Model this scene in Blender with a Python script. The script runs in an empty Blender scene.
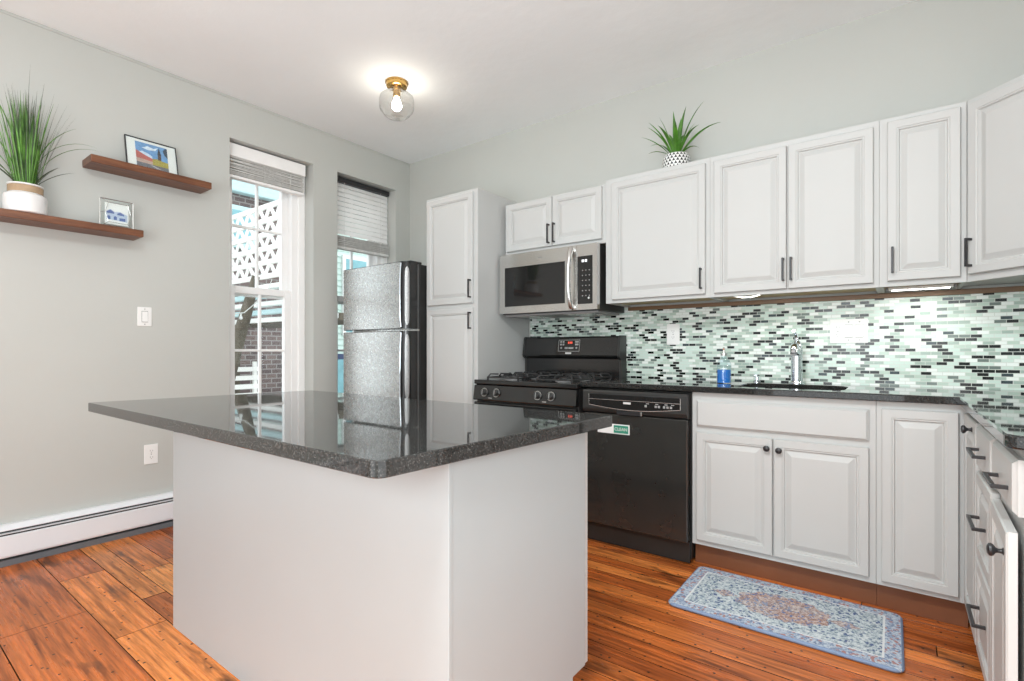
import bpy, bmesh, math, random
from mathutils import Vector, Matrix
from mathutils.geometry import tessellate_polygon

random.seed(7)
sc = bpy.context.scene
COL = sc.collection
PI = math.pi

# ------------------------------------------------------------------ camera, world, lights, exposure
cam_d = bpy.data.cameras.new('camera')
cam_d.sensor_width = 36.0
cam_d.lens = 36.0 * 513.64 / 1024.0
cam_d.shift_y = (350.35 - 340.5) / 1024.0
cam_d.clip_start = 0.02
cam = bpy.data.objects.new('camera', cam_d)
COL.objects.link(cam)
cam.location = (3.6655, -3.2603, 1.0955)
cam.rotation_euler = (PI / 2, 0, 0.6473)
sc.camera = cam

sc.view_settings.view_transform = 'Standard'
sc.view_settings.look = 'None'
sc.view_settings.gamma = 1.0
sc.view_settings.use_curve_mapping = False
sc.view_settings.exposure = -0.08
sc.cycles.use_denoising = True
sc.cycles.max_bounces = 10
sc.cycles.diffuse_bounces = 6
sc.cycles.sample_clamp_indirect = 6.0

world = bpy.data.worlds.new('overcast_sky')
sc.world = world
world.use_nodes = True
wb = world.node_tree.nodes['Background']
wb.inputs['Color'].default_value = (0.92, 0.97, 1.0, 1)
wb.inputs['Strength'].default_value = 2.3


def area_light(name, loc, target, sx, sy, power, color=(1, 1, 1)):
    d = bpy.data.lights.new(name, 'AREA')
    d.shape = 'RECTANGLE'
    d.size, d.size_y = sx, sy
    d.energy = power
    d.color = color
    o = bpy.data.objects.new(name, d)
    COL.objects.link(o)
    o.location = loc
    v = Vector(target) - Vector(loc)
    o.rotation_euler = v.to_track_quat('-Z', 'Y').to_euler()
    return o


# added lights behind the camera: a bounced strobe, a softbox and a ceiling fill
COOL = (0.94, 0.99, 1.01)
area_light('bounce_strobe', (2.9, -4.3, 1.0), (2.8, -3.9, 2.84), 1.5, 1.5, 56, (0.90, 0.98, 1.03))
area_light('softbox', (3.5, -4.6, 1.50), (2.5, 0.0, 0.4), 1.7, 0.9, 42, COOL)
area_light('ceiling_fill_behind', (3.2, -3.1, 2.80), (2.9, -2.3, 0.0), 0.5, 0.5, 70, COOL)  # fill light added near the ceiling, out of view


# ------------------------------------------------------------------ materials
def new_mat(name):
    m = bpy.data.materials.new(name)
    m.use_nodes = True
    nt = m.node_tree
    return m, nt, nt.nodes['Principled BSDF']


def N(nt, typ, **kw):
    n = nt.nodes.new(typ)
    for k, v in kw.items():
        setattr(n, k, v)
    return n


def L(nt, a, b):
    nt.links.new(a, b)


def mth(nt, op, a, b=None, c=None):
    n = N(nt, 'ShaderNodeMath', operation=op)
    for i, v in enumerate((a, b, c)):
        if v is None:
            continue
        if isinstance(v, (int, float)):
            n.inputs[i].default_value = v
        else:
            L(nt, v, n.inputs[i])
    return n.outputs[0]


def ramp(nt, fac, stops, interp='LINEAR'):
    r = N(nt, 'ShaderNodeValToRGB')
    r.color_ramp.interpolation = interp
    e = r.color_ramp.elements
    while len(e) < len(stops):
        e.new(0.5)
    for i, (p, c) in enumerate(stops):
        e[i].position = p
        e[i].color = (c[0], c[1], c[2], 1)
    L(nt, fac, r.inputs['Fac'])
    return r.outputs['Color']


def mixc(nt, fac, a, b, mode='MIX'):
    n = N(nt, 'ShaderNodeMix', data_type='RGBA', blend_type=mode)
    if isinstance(fac, (int, float)):
        n.inputs[0].default_value = fac
    else:
        L(nt, fac, n.inputs[0])
    for i, v in ((6, a), (7, b)):
        if isinstance(v, tuple):
            n.inputs[i].default_value = (v[0], v[1], v[2], 1)
        else:
            L(nt, v, n.inputs[i])
    return n.outputs[2]


def objco(nt):
    return N(nt, 'ShaderNodeTexCoord').outputs['Object']


def noise(nt, scale, detail=3, vec=None, rough=0.5, sc3=None):
    if vec is None:
        vec = objco(nt)
    if sc3:
        mp = N(nt, 'ShaderNodeMapping')
        mp.inputs['Scale'].default_value = sc3
        L(nt, vec, mp.inputs['Vector'])
        vec = mp.outputs[0]
    n = N(nt, 'ShaderNodeTexNoise')
    n.inputs['Scale'].default_value = scale
    n.inputs['Detail'].default_value = detail
    n.inputs['Roughness'].default_value = rough
    L(nt, vec, n.inputs['Vector'])
    return n.outputs['Fac']


def bump(nt, b, h, strength, dist=0.01):
    n = N(nt, 'ShaderNodeBump')
    n.inputs['Strength'].default_value = strength
    n.inputs['Distance'].default_value = dist
    L(nt, h, n.inputs['Height'])
    L(nt, n.outputs[0], b.inputs['Normal'])


def plain(name, col, rough=0.5, metal=0.0, var=0.04, nscale=8, bmp=0.0, bscale=60, spec=0.5, coat=0.0, emit=None):
    m, nt, b = new_mat(name)
    f = noise(nt, nscale, 4)
    lo = tuple(max(0, c * (1 - var)) for c in col)
    hi = tuple(min(1, c * (1 + var)) for c in col)
    L(nt, ramp(nt, f, [(0.3, lo), (0.7, hi)]), b.inputs['Base Color'])
    b.inputs['Roughness'].default_value = rough
    b.inputs['Metallic'].default_value = metal
    b.inputs['Specular IOR Level'].default_value = spec
    b.inputs['Coat Weight'].default_value = coat
    if bmp:
        bump(nt, b, noise(nt, bscale, 3), bmp, 0.004)
    if emit:
        b.inputs['Emission Color'].default_value = (*emit[0], 1)
        b.inputs['Emission Strength'].default_value = emit[1]
    return m


def glassy(name, tint=(1, 1, 1), refl=1.0, f0=0.04, pw=5.0):
    m, nt, b = new_mat(name)
    nt.nodes.remove(b)
    out = nt.nodes['Material Output']
    t = N(nt, 'ShaderNodeBsdfTransparent')
    t.inputs['Color'].default_value = (*tint, 1)
    g = N(nt, 'ShaderNodeBsdfGlossy')
    g.inputs['Roughness'].default_value = 0.02
    ge = N(nt, 'ShaderNodeNewGeometry')
    dt = N(nt, 'ShaderNodeVectorMath', operation='DOT_PRODUCT')
    L(nt, ge.outputs['Normal'], dt.inputs[0])
    L(nt, ge.outputs['Incoming'], dt.inputs[1])
    ca = mth(nt, 'ABSOLUTE', dt.outputs['Value'])
    fr = mth(nt, 'ADD', f0, mth(nt, 'MULTIPLY', 1.0 - f0, mth(nt, 'POWER', mth(nt, 'SUBTRACT', 1.0, ca), pw)))
    mx = N(nt, 'ShaderNodeMixShader')
    L(nt, mth(nt, 'MULTIPLY', fr, refl), mx.inputs[0])
    L(nt, t.outputs[0], mx.inputs[1])
    L(nt, g.outputs[0], mx.inputs[2])
    L(nt, mx.outputs[0], out.inputs['Surface'])
    return m


M = {}
M['wall'] = plain('wall_paint', (0.495, 0.505, 0.475), 0.6, var=0.02, nscale=1.5, bmp=0.15, bscale=35)
M['ceiling'] = plain('ceiling_plaster', (0.90, 0.93, 0.935), 0.8, var=0.02, nscale=2, bmp=0.5, bscale=14)
M['white'] = plain('cabinet_paint', (0.52, 0.525, 0.512), 0.45, var=0.012, nscale=3, spec=0.3)
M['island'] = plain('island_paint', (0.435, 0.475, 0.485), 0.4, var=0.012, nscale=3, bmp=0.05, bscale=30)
M['trim'] = plain('trim_paint', (0.87, 0.87, 0.86), 0.35, var=0.01)
M['plastic'] = plain('white_plastic', (0.82, 0.82, 0.80), 0.35, var=0.01)
M['heater'] = plain('heater_enamel', (0.76, 0.77, 0.79), 0.35, var=0.01)
M['heater_dark'] = plain('heater_fins', (0.02, 0.02, 0.02), 0.5)
M['heater_base'] = plain('heater_base_metal', (0.13, 0.14, 0.15), 0.5)
M['blackmetal'] = plain('black_hardware', (0.02, 0.02, 0.022), 0.38, spec=0.5)
M['black'] = plain('black_enamel', (0.011, 0.011, 0.011), 0.16, var=0.1, coat=0.3)
M['blacksatin'] = plain('black_satin', (0.022, 0.022, 0.021), 0.38, var=0.1)
M['dwdoor'] = plain('dishwasher_enamel', (0.026, 0.026, 0.024), 0.14, var=0.05, coat=0.7)
M['blackgloss'] = plain('black_glass', (0.012, 0.012, 0.012), 0.04, var=0.05)
M['iron'] = plain('cast_iron', (0.025, 0.025, 0.025), 0.45, var=0.2, bmp=0.2, bscale=200)
M['steel'] = plain('stainless', (0.62, 0.61, 0.59), 0.26, 1.0, var=0.03)
M['chrome'] = plain('chrome', (0.72, 0.76, 0.80), 0.08, 1.0, var=0.01)
M['sink'] = plain('sink_steel', (0.10, 0.10, 0.10), 0.3, 1.0)
M['grey'] = plain('grey_plastic', (0.25, 0.25, 0.25), 0.4)
M['brass'] = plain('aged_brass', (0.50, 0.31, 0.10), 0.25, 1.0, var=0.08)
M['toekick'] = plain('stained_toe_kick', (0.20, 0.072, 0.03), 0.5, var=0.12, nscale=5)
M['rawwood'] = plain('raw_plywood', (0.55, 0.44, 0.24), 0.6, var=0.1, nscale=6)
M['rail'] = plain('brown_rail', (0.17, 0.088, 0.036), 0.45, var=0.1)
M['ceramic'] = plain('white_ceramic', (0.76, 0.76, 0.75), 0.3, var=0.03, nscale=20, bmp=0.2, bscale=40)
M['band'] = plain('tan_pot_band', (0.40, 0.28, 0.17), 0.7, var=0.1, nscale=40)
M['soil'] = plain('soil', (0.05, 0.035, 0.02), 0.9)
M['leaf'] = plain('blade_green', (0.075, 0.20, 0.022), 0.45, var=0.6, nscale=18)
M['leafdark'] = plain('blade_dark', (0.05, 0.075, 0.035), 0.5, var=0.4, nscale=18)
M['leaf2'] = plain('leaf_bright_green', (0.06, 0.19, 0.016), 0.4, var=0.6, nscale=14)
M['paper'] = plain('paper', (0.85, 0.84, 0.81), 0.6, var=0.01)
M['glass'] = glassy('window_glass', (0.97, 0.99, 0.99))
M['clear'] = glassy('clear_glass', (0.95, 0.95, 0.94), 1.0, 0.10, 2.5)
M['bottleglass'] = glassy('bottle_glass', (0.90, 0.96, 0.98))
M['blue'] = plain('blue_soap', (0.02, 0.16, 0.52), 0.15, var=0.1)
M['bulb'] = plain('lit_bulb', (1, 0.95, 0.85), 0.4, emit=((1.0, 0.92, 0.80), 65))
M['led'] = plain('led_lens', (1, 0.98, 0.94), 0.4, emit=((1.0, 0.97, 0.90), 9))
M['red_led'] = plain('red_display', (0.4, 0.03, 0.02), 0.4, emit=((1.0, 0.12, 0.06), 0.9))
M['white_led'] = plain('white_display', (0.6, 0.6, 0.6), 0.4, emit=((0.9, 0.95, 1.0), 0.9))
M['print'] = plain('white_print', (0.62, 0.62, 0.60), 0.5)
M['greyprint'] = plain('grey_print', (0.30, 0.30, 0.29), 0.5)
M['magnet_green'] = plain('sign_green', (0.015, 0.25, 0.16), 0.4)
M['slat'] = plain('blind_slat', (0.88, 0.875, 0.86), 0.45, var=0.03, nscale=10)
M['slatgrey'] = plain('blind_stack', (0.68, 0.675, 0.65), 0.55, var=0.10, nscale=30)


def mat_granite(name, base, fleck, pale):
    m, nt, b = new_mat(name)
    co = objco(nt)
    v = N(nt, 'ShaderNodeTexVoronoi')
    v.inputs['Scale'].default_value = 420
    L(nt, co, v.inputs['Vector'])
    f1 = noise(nt, 210, 4, co, 0.7)
    c = ramp(nt, f1, [(0.42, base), (0.60, fleck), (0.74, pale)])
    sp = N(nt, 'ShaderNodeSeparateColor')
    L(nt, v.outputs['Color'], sp.inputs[0])
    k = mth(nt, 'GREATER_THAN', sp.outputs[0], 0.93)
    L(nt, mixc(nt, k, c, pale), b.inputs['Base Color'])
    b.inputs['Roughness'].default_value = 0.03
    b.inputs['Specular IOR Level'].default_value = 0.6
    return m


M['granite'] = mat_granite('black_granite', (0.012, 0.012, 0.012), (0.028, 0.028, 0.027), (0.065, 0.065, 0.062))
M['granite2'] = mat_granite('island_granite', (0.018, 0.018, 0.017), (0.040, 0.039, 0.037), (0.095, 0.093, 0.088))


def mat_wood(name, c0, c1, c2, rough=0.35, axis=(3, 40, 40)):
    m, nt, b = new_mat(name)
    f = noise(nt, 1.0, 5, None, 0.6, axis)
    L(nt, ramp(nt, f, [(0.3, c0), (0.5, c1), (0.72, c2)]), b.inputs['Base Color'])
    b.inputs['Roughness'].default_value = rough
    bump(nt, b, f, 0.08, 0.003)
    return m


M['shelf'] = mat_wood('walnut_shelf', (0.075, 0.025, 0.010), (0.15, 0.052, 0.020), (0.22, 0.085, 0.035), 0.4, (60, 5, 60))


def mat_floor():
    m, nt, b = new_mat('old_pine_planks')
    a = N(nt, 'ShaderNodeAttribute', attribute_name='tone')
    tone = a.outputs['Fac']
    co = objco(nt)
    # shift the grain of each plank
    cb = N(nt, 'ShaderNodeCombineXYZ')
    L(nt, mth(nt, 'MULTIPLY', tone, 37.0), cb.inputs[0])
    L(nt, mth(nt, 'MULTIPLY', tone, 11.0), cb.inputs[2])
    ad = N(nt, 'ShaderNodeVectorMath', operation='ADD')
    L(nt, co, ad.inputs[0])
    L(nt, cb.outputs[0], ad.inputs[1])
    vec = ad.outputs[0]
    g1 = noise(nt, 1.0, 6, vec, 0.65, (2.2, 34, 1))
    g2 = noise(nt, 1.0, 4, vec, 0.6, (5, 110, 1))
    base = ramp(nt, tone, [(0.0, (0.22, 0.050, 0.012)), (0.35, (0.42, 0.108, 0.024)),
                           (0.65, (0.66, 0.215, 0.052)), (1.0, (0.86, 0.36, 0.105))])
    gr = ramp(nt, g1, [(0.32, (0.42, 0.36, 0.30)), (0.5, (1, 1, 1)), (0.7, (1.35, 1.25, 1.2))])
    c = mixc(nt, 1.0, base, gr, 'MULTIPLY')
    gr2 = ramp(nt, g2, [(0.32, (0.58, 0.52, 0.47)), (0.55, (1.08, 1.08, 1.06))])
    c = mixc(nt, 0.8, c, gr2, 'MULTIPLY')
    wv = N(nt, 'ShaderNodeTexWave', bands_direction='Y')
    wv.inputs['Scale'].default_value = 1.0
    wv.inputs['Distortion'].default_value = 9.0
    wv.inputs['Detail'].default_value = 2.0
    wv.inputs['Detail Scale'].default_value = 1.3
    mp = N(nt, 'ShaderNodeMapping')
    mp.inputs['Scale'].default_value = (1.1, 14.0, 1.0)
    L(nt, vec, mp.inputs['Vector'])
    L(nt, mp.outputs[0], wv.inputs['Vector'])
    c = mixc(nt, 0.35, c, ramp(nt, wv.outputs['Fac'], [(0.0, (0.66, 0.58, 0.52)), (0.45, (1.0, 1.0, 1.0)), (1.0, (1.18, 1.16, 1.14))]), 'MULTIPLY')
    # old black stains and burn marks
    s = noise(nt, 1.0, 4, co, 0.6, (2.3, 7.5, 1))
    sm = ramp(nt, s, [(0.585, (0, 0, 0)), (0.67, (1, 1, 1))])
    c = mixc(nt, mth(nt, 'MULTIPLY', sm, 0.75), c, (0.022, 0.012, 0.006))
    # nail holes
    v = N(nt, 'ShaderNodeTexVoronoi', voronoi_dimensions='2D')
    v.inputs['Scale'].default_value = 11
    L(nt, co, v.inputs['Vector'])
    d = mth(nt, 'LESS_THAN', v.outputs['Distance'], 0.05)
    c = mixc(nt, d, c, (0.02, 0.01, 0.006))
    c = mixc(nt, mth(nt, 'LESS_THAN', tone, -0.5), c, (0.018, 0.008, 0.004))      # dark gaps between the planks
    L(nt, c, b.inputs['Base Color'])
    L(nt, ramp(nt, g1, [(0.3, (0.34,) * 3), (0.7, (0.24,) * 3)]), b.inputs['Roughness'])
    b.inputs['Specular IOR Level'].default_value = 0.35
    bump(nt, b, g1, 0.10, 0.004)
    return m


M['floor'] = mat_floor()


def mat_mosaic():
    m, nt, b = new_mat('glass_mosaic')
    co = N(nt, 'ShaderNodeSeparateXYZ')
    L(nt, objco(nt), co.inputs[0])
    # works on the back wall (x) and on the side wall (y)
    u = mth(nt, 'SUBTRACT', co.outputs[0], co.outputs[1])
    w = co.outputs[2]
    RH, CW = 0.0165, 0.0415
    rr = mth(nt, 'DIVIDE', w, RH)
    row = mth(nt, 'FLOOR', rr)
    fr = mth(nt, 'FRACT', rr)
    off = mth(nt, 'MULTIPLY', mth(nt, 'FRACT', mth(nt, 'MULTIPLY', row, 0.5)), 1.0)
    jit = N(nt, 'ShaderNodeTexWhiteNoise', noise_dimensions='1D')
    L(nt, row, jit.inputs['W'])
    off2 = mth(nt, 'ADD', off, mth(nt, 'MULTIPLY', jit.outputs['Value'], 0.12))
    cc = mth(nt, 'ADD', mth(nt, 'DIVIDE', u, CW), off2)
    colm = mth(nt, 'FLOOR', cc)
    fc = mth(nt, 'FRACT', cc)
    v2 = N(nt, 'ShaderNodeCombineXYZ')
    L(nt, colm, v2.inputs[0])
    L(nt, row, v2.inputs[1])
    wn = N(nt, 'ShaderNodeTexWhiteNoise', noise_dimensions='2D')
    L(nt, v2.outputs[0], wn.inputs['Vector'])
    val = wn.outputs['Value']
    col = ramp(nt, val, [(0.0, (0.56, 0.68, 0.61)), (0.26, (0.75, 0.80, 0.76)), (0.48, (0.33, 0.42, 0.365)),
                         (0.62, (0.14, 0.18, 0.16)), (0.67, (0.45, 0.56, 0.48)), (0.79, (0.006, 0.010, 0.009)),
                         (0.975, (0.035, 0.055, 0.06))], 'CONSTANT')
    gv = mth(nt, 'GREATER_THAN', mth(nt, 'ABSOLUTE', mth(nt, 'SUBTRACT', fr, 0.5)), 0.425)
    gh = mth(nt, 'GREATER_THAN', mth(nt, 'ABSOLUTE', mth(nt, 'SUBTRACT', fc, 0.5)), 0.472)
    gt = mth(nt, 'MAXIMUM', gv, gh)
    L(nt, mixc(nt, gt, col, (0.57, 0.60, 0.55)), b.inputs['Base Color'])
    L(nt, mth(nt, 'ADD', mth(nt, 'MULTIPLY', gt, 0.5), 0.12), b.inputs['Roughness'])
    b.inputs['Specular IOR Level'].default_value = 0.25
    bump(nt, b, mth(nt, 'SUBTRACT', 1.0, gt), 0.3, 0.002)
    return m


M['mosaic'] = mat_mosaic()


def mat_fridge():
    m, nt, b = new_mat('hammered_silver')
    co = objco(nt)
    f = noise(nt, 130, 3, co, 0.6)
    g = noise(nt, 40, 3, co, 0.6)
    L(nt, ramp(nt, f, [(0.35, (0.44, 0.44, 0.435)), (0.65, (0.60, 0.60, 0.59))]), b.inputs['Base Color'])
    b.inputs['Metallic'].default_value = 0.85
    L(nt, ramp(nt, g, [(0.3, (0.20,) * 3), (0.7, (0.34,) * 3)]), b.inputs['Roughness'])
    bump(nt, b, f, 0.24, 0.003)
    return m


M['fridge'] = mat_fridge()
M['grip'] = plain('grey_grip', (0.30, 0.30, 0.295), 0.35, 0.8, var=0.35, nscale=160, bmp=0.3, bscale=160)


def mat_pot_pattern():
    m, nt, b = new_mat('triangle_pot_glaze')
    s = N(nt, 'ShaderNodeSeparateXYZ')
    L(nt, objco(nt), s.inputs[0])
    ang = mth(nt, 'ARCTAN2', s.outputs[1], s.outputs[0])
    rr = mth(nt, 'DIVIDE', s.outputs[2], 0.0175)
    row = mth(nt, 'FLOOR', rr)
    fr = mth(nt, 'FRACT', rr)
    cc = mth(nt, 'ADD', mth(nt, 'MULTIPLY', ang, 22 / (2 * PI)), mth(nt, 'MULTIPLY', row, 0.5))
    fc = mth(nt, 'ABSOLUTE', mth(nt, 'SUBTRACT', mth(nt, 'FRACT', cc), 0.5))
    tri = mth(nt, 'LESS_THAN', fc, mth(nt, 'MULTIPLY', mth(nt, 'SUBTRACT', 1.0, fr), 0.40))
    L(nt, mixc(nt, tri, (0.8, 0.8, 0.78), (0.015, 0.015, 0.018)), b.inputs['Base Color'])
    b.inputs['Roughness'].default_value = 0.4
    return m


M['potpattern'] = mat_pot_pattern()


def mat_mat(w, d):
    """worn oriental print: blue border, white line, pale field, russet medallion; object origin at the mat's centre"""
    m, nt, b = new_mat('worn_oriental_print')
    co = objco(nt)
    s = N(nt, 'ShaderNodeSeparateXYZ')
    L(nt, co, s.inputs[0])
    x, y = s.outputs[0], s.outputs[1]
    ax = mth(nt, 'ABSOLUTE', x)
    ay = mth(nt, 'ABSOLUTE', y)
    dx = mth(nt, 'SUBTRACT', w / 2, ax)
    dy = mth(nt, 'SUBTRACT', d / 2, ay)
    edge = mth(nt, 'MINIMUM', dx, dy)
    vo = N(nt, 'ShaderNodeTexVoronoi')
    vo.inputs['Scale'].default_value = 110
    L(nt, co, vo.inputs['Vector'])
    sp = N(nt, 'ShaderNodeSeparateColor')
    L(nt, vo.outputs['Color'], sp.inputs[0])
    # lace-like scrollwork
    nz = noise(nt, 85, 4, co, 0.75)
    nz2 = noise(nt, 9, 4, co, 0.6)
    field = ramp(nt, nz, [(0.34, (0.085, 0.125, 0.18)), (0.44, (0.27, 0.34, 0.39)), (0.52, (0.50, 0.57, 0.60)), (0.64, (0.68, 0.71, 0.70))])
    fleck = mth(nt, 'GREATER_THAN', sp.outputs[1], 0.90)
    field = mixc(nt, fleck, field, (0.07, 0.11, 0.24))
    # medallion
    e = mth(nt, 'SQRT', mth(nt, 'ADD', mth(nt, 'POWER', mth(nt, 'DIVIDE', ax, 0.175), 2.0), mth(nt, 'POWER', mth(nt, 'DIVIDE', ay, 0.115), 2.0)))
    ang = mth(nt, 'ARCTAN2', y, x)
    e = mth(nt, 'ADD', e, mth(nt, 'MULTIPLY', mth(nt, 'COSINE', mth(nt, 'MULTIPLY', ang, 12.0)), 0.06))
    medc = ramp(nt, nz, [(0.36, (0.22, 0.12, 0.10)), (0.50, (0.42, 0.28, 0.24)), (0.62, (0.60, 0.54, 0.50))])
    medc = mixc(nt, mth(nt, 'GREATER_THAN', sp.outputs[0], 0.82), medc, (0.10, 0.16, 0.34))
    inmed = mth(nt, 'MULTIPLY', mth(nt, 'LESS_THAN', e, 1.0), ramp(nt, nz2, [(0.25, (0.4,) * 3), (0.6, (1,) * 3)]))
    c = mixc(nt, inmed, field, medc)
    # pendants beside the medallion
    e2 = mth(nt, 'ADD', mth(nt, 'DIVIDE', mth(nt, 'ABSOLUTE', mth(nt, 'SUBTRACT', ax, 0.225)), 0.055), mth(nt, 'DIVIDE', ay, 0.035))
    c = mixc(nt, mth(nt, 'MULTIPLY', mth(nt, 'LESS_THAN', e2, 1.0), 0.75), c, medc)
    # border
    bc = ramp(nt, nz, [(0.34, (0.07, 0.11, 0.22)), (0.45, (0.24, 0.31, 0.44)), (0.57, (0.52, 0.58, 0.63))])
    bc = mixc(nt, mth(nt, 'GREATER_THAN', sp.outputs[2], 0.86), bc, (0.38, 0.20, 0.19))
    c = mixc(nt, mth(nt, 'LESS_THAN', edge, 0.062), c, bc)
    c = mixc(nt, mth(nt, 'MULTIPLY', mth(nt, 'LESS_THAN', mth(nt, 'ABSOLUTE', mth(nt, 'SUBTRACT', edge, 0.060)), 0.0035), 0.9), c, (0.72, 0.74, 0.74))
    c = mixc(nt, mth(nt, 'LESS_THAN', edge, 0.008), c, (0.20, 0.27, 0.40))
    L(nt, c, b.inputs['Base Color'])
    b.inputs['Roughness'].default_value = 0.75
    bump(nt, b, nz, 0.15, 0.002)
    return m


def mat_brick(name, c1, c2, mortar):
    m, nt, b = new_mat(name)
    s = N(nt, 'ShaderNodeSeparateXYZ')
    L(nt, objco(nt), s.inputs[0])
    cb = N(nt, 'ShaderNodeCombineXYZ')
    L(nt, mth(nt, 'ADD', s.outputs[0], s.outputs[1]), cb.inputs[0])
    L(nt, s.outputs[2], cb.inputs[1])
    br = N(nt, 'ShaderNodeTexBrick')
    br.inputs['Scale'].default_value = 1.0
    br.inputs['Color1'].default_value = (*c1, 1)
    br.inputs['Color2'].default_value = (*c2, 1)
    br.inputs['Mortar'].default_value = (*mortar, 1)
    br.inputs['Brick Width'].default_value = 0.22
    br.inputs['Row Height'].default_value = 0.10
    br.inputs['Mortar Size'].default_value = 0.012
    L(nt, cb.outputs[0], br.inputs['Vector'])
    L(nt, br.outputs['Color'], b.inputs['Base Color'])
    b.inputs['Roughness'].default_value = 0.85
    return m


M['brick'] = mat_brick('dark_brick', (0.17, 0.12, 0.11), (0.09, 0.065, 0.065), (0.26, 0.24, 0.23))
M['lattice'] = plain('lattice_paint', (0.92, 0.91, 0.87), 0.6, var=0.02)
M['teal'] = plain('teal_paint', (0.22, 0.45, 0.50), 0.6, var=0.1)
M['paleteal'] = plain('pale_teal_paint', (0.52, 0.72, 0.74), 0.6, var=0.05)
M['navy'] = plain('navy_post_paint', (0.03, 0.05, 0.13), 0.5)
M['siding'] = plain('pale_green_siding', (0.60, 0.74, 0.68), 0.6, var=0.03)
M['bark'] = plain('bark', (0.12, 0.10, 0.075), 0.9, var=0.3, nscale=10, bmp=0.4)
M['wire'] = plain('pale_wire', (0.55, 0.55, 0.52), 0.5)
M['ground'] = plain('yard_paving', (0.30, 0.29, 0.27), 0.9, var=0.1)
M['bluepaint'] = plain('blue_shutter_paint', (0.05, 0.32, 0.62), 0.5)


def flat(name, col):
    if name not in M:
        M[name] = plain(name, col, 0.45, var=0.12, nscale=60)
    return M[name]


# ------------------------------------------------------------------ mesh helpers
ROOT = {}


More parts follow.
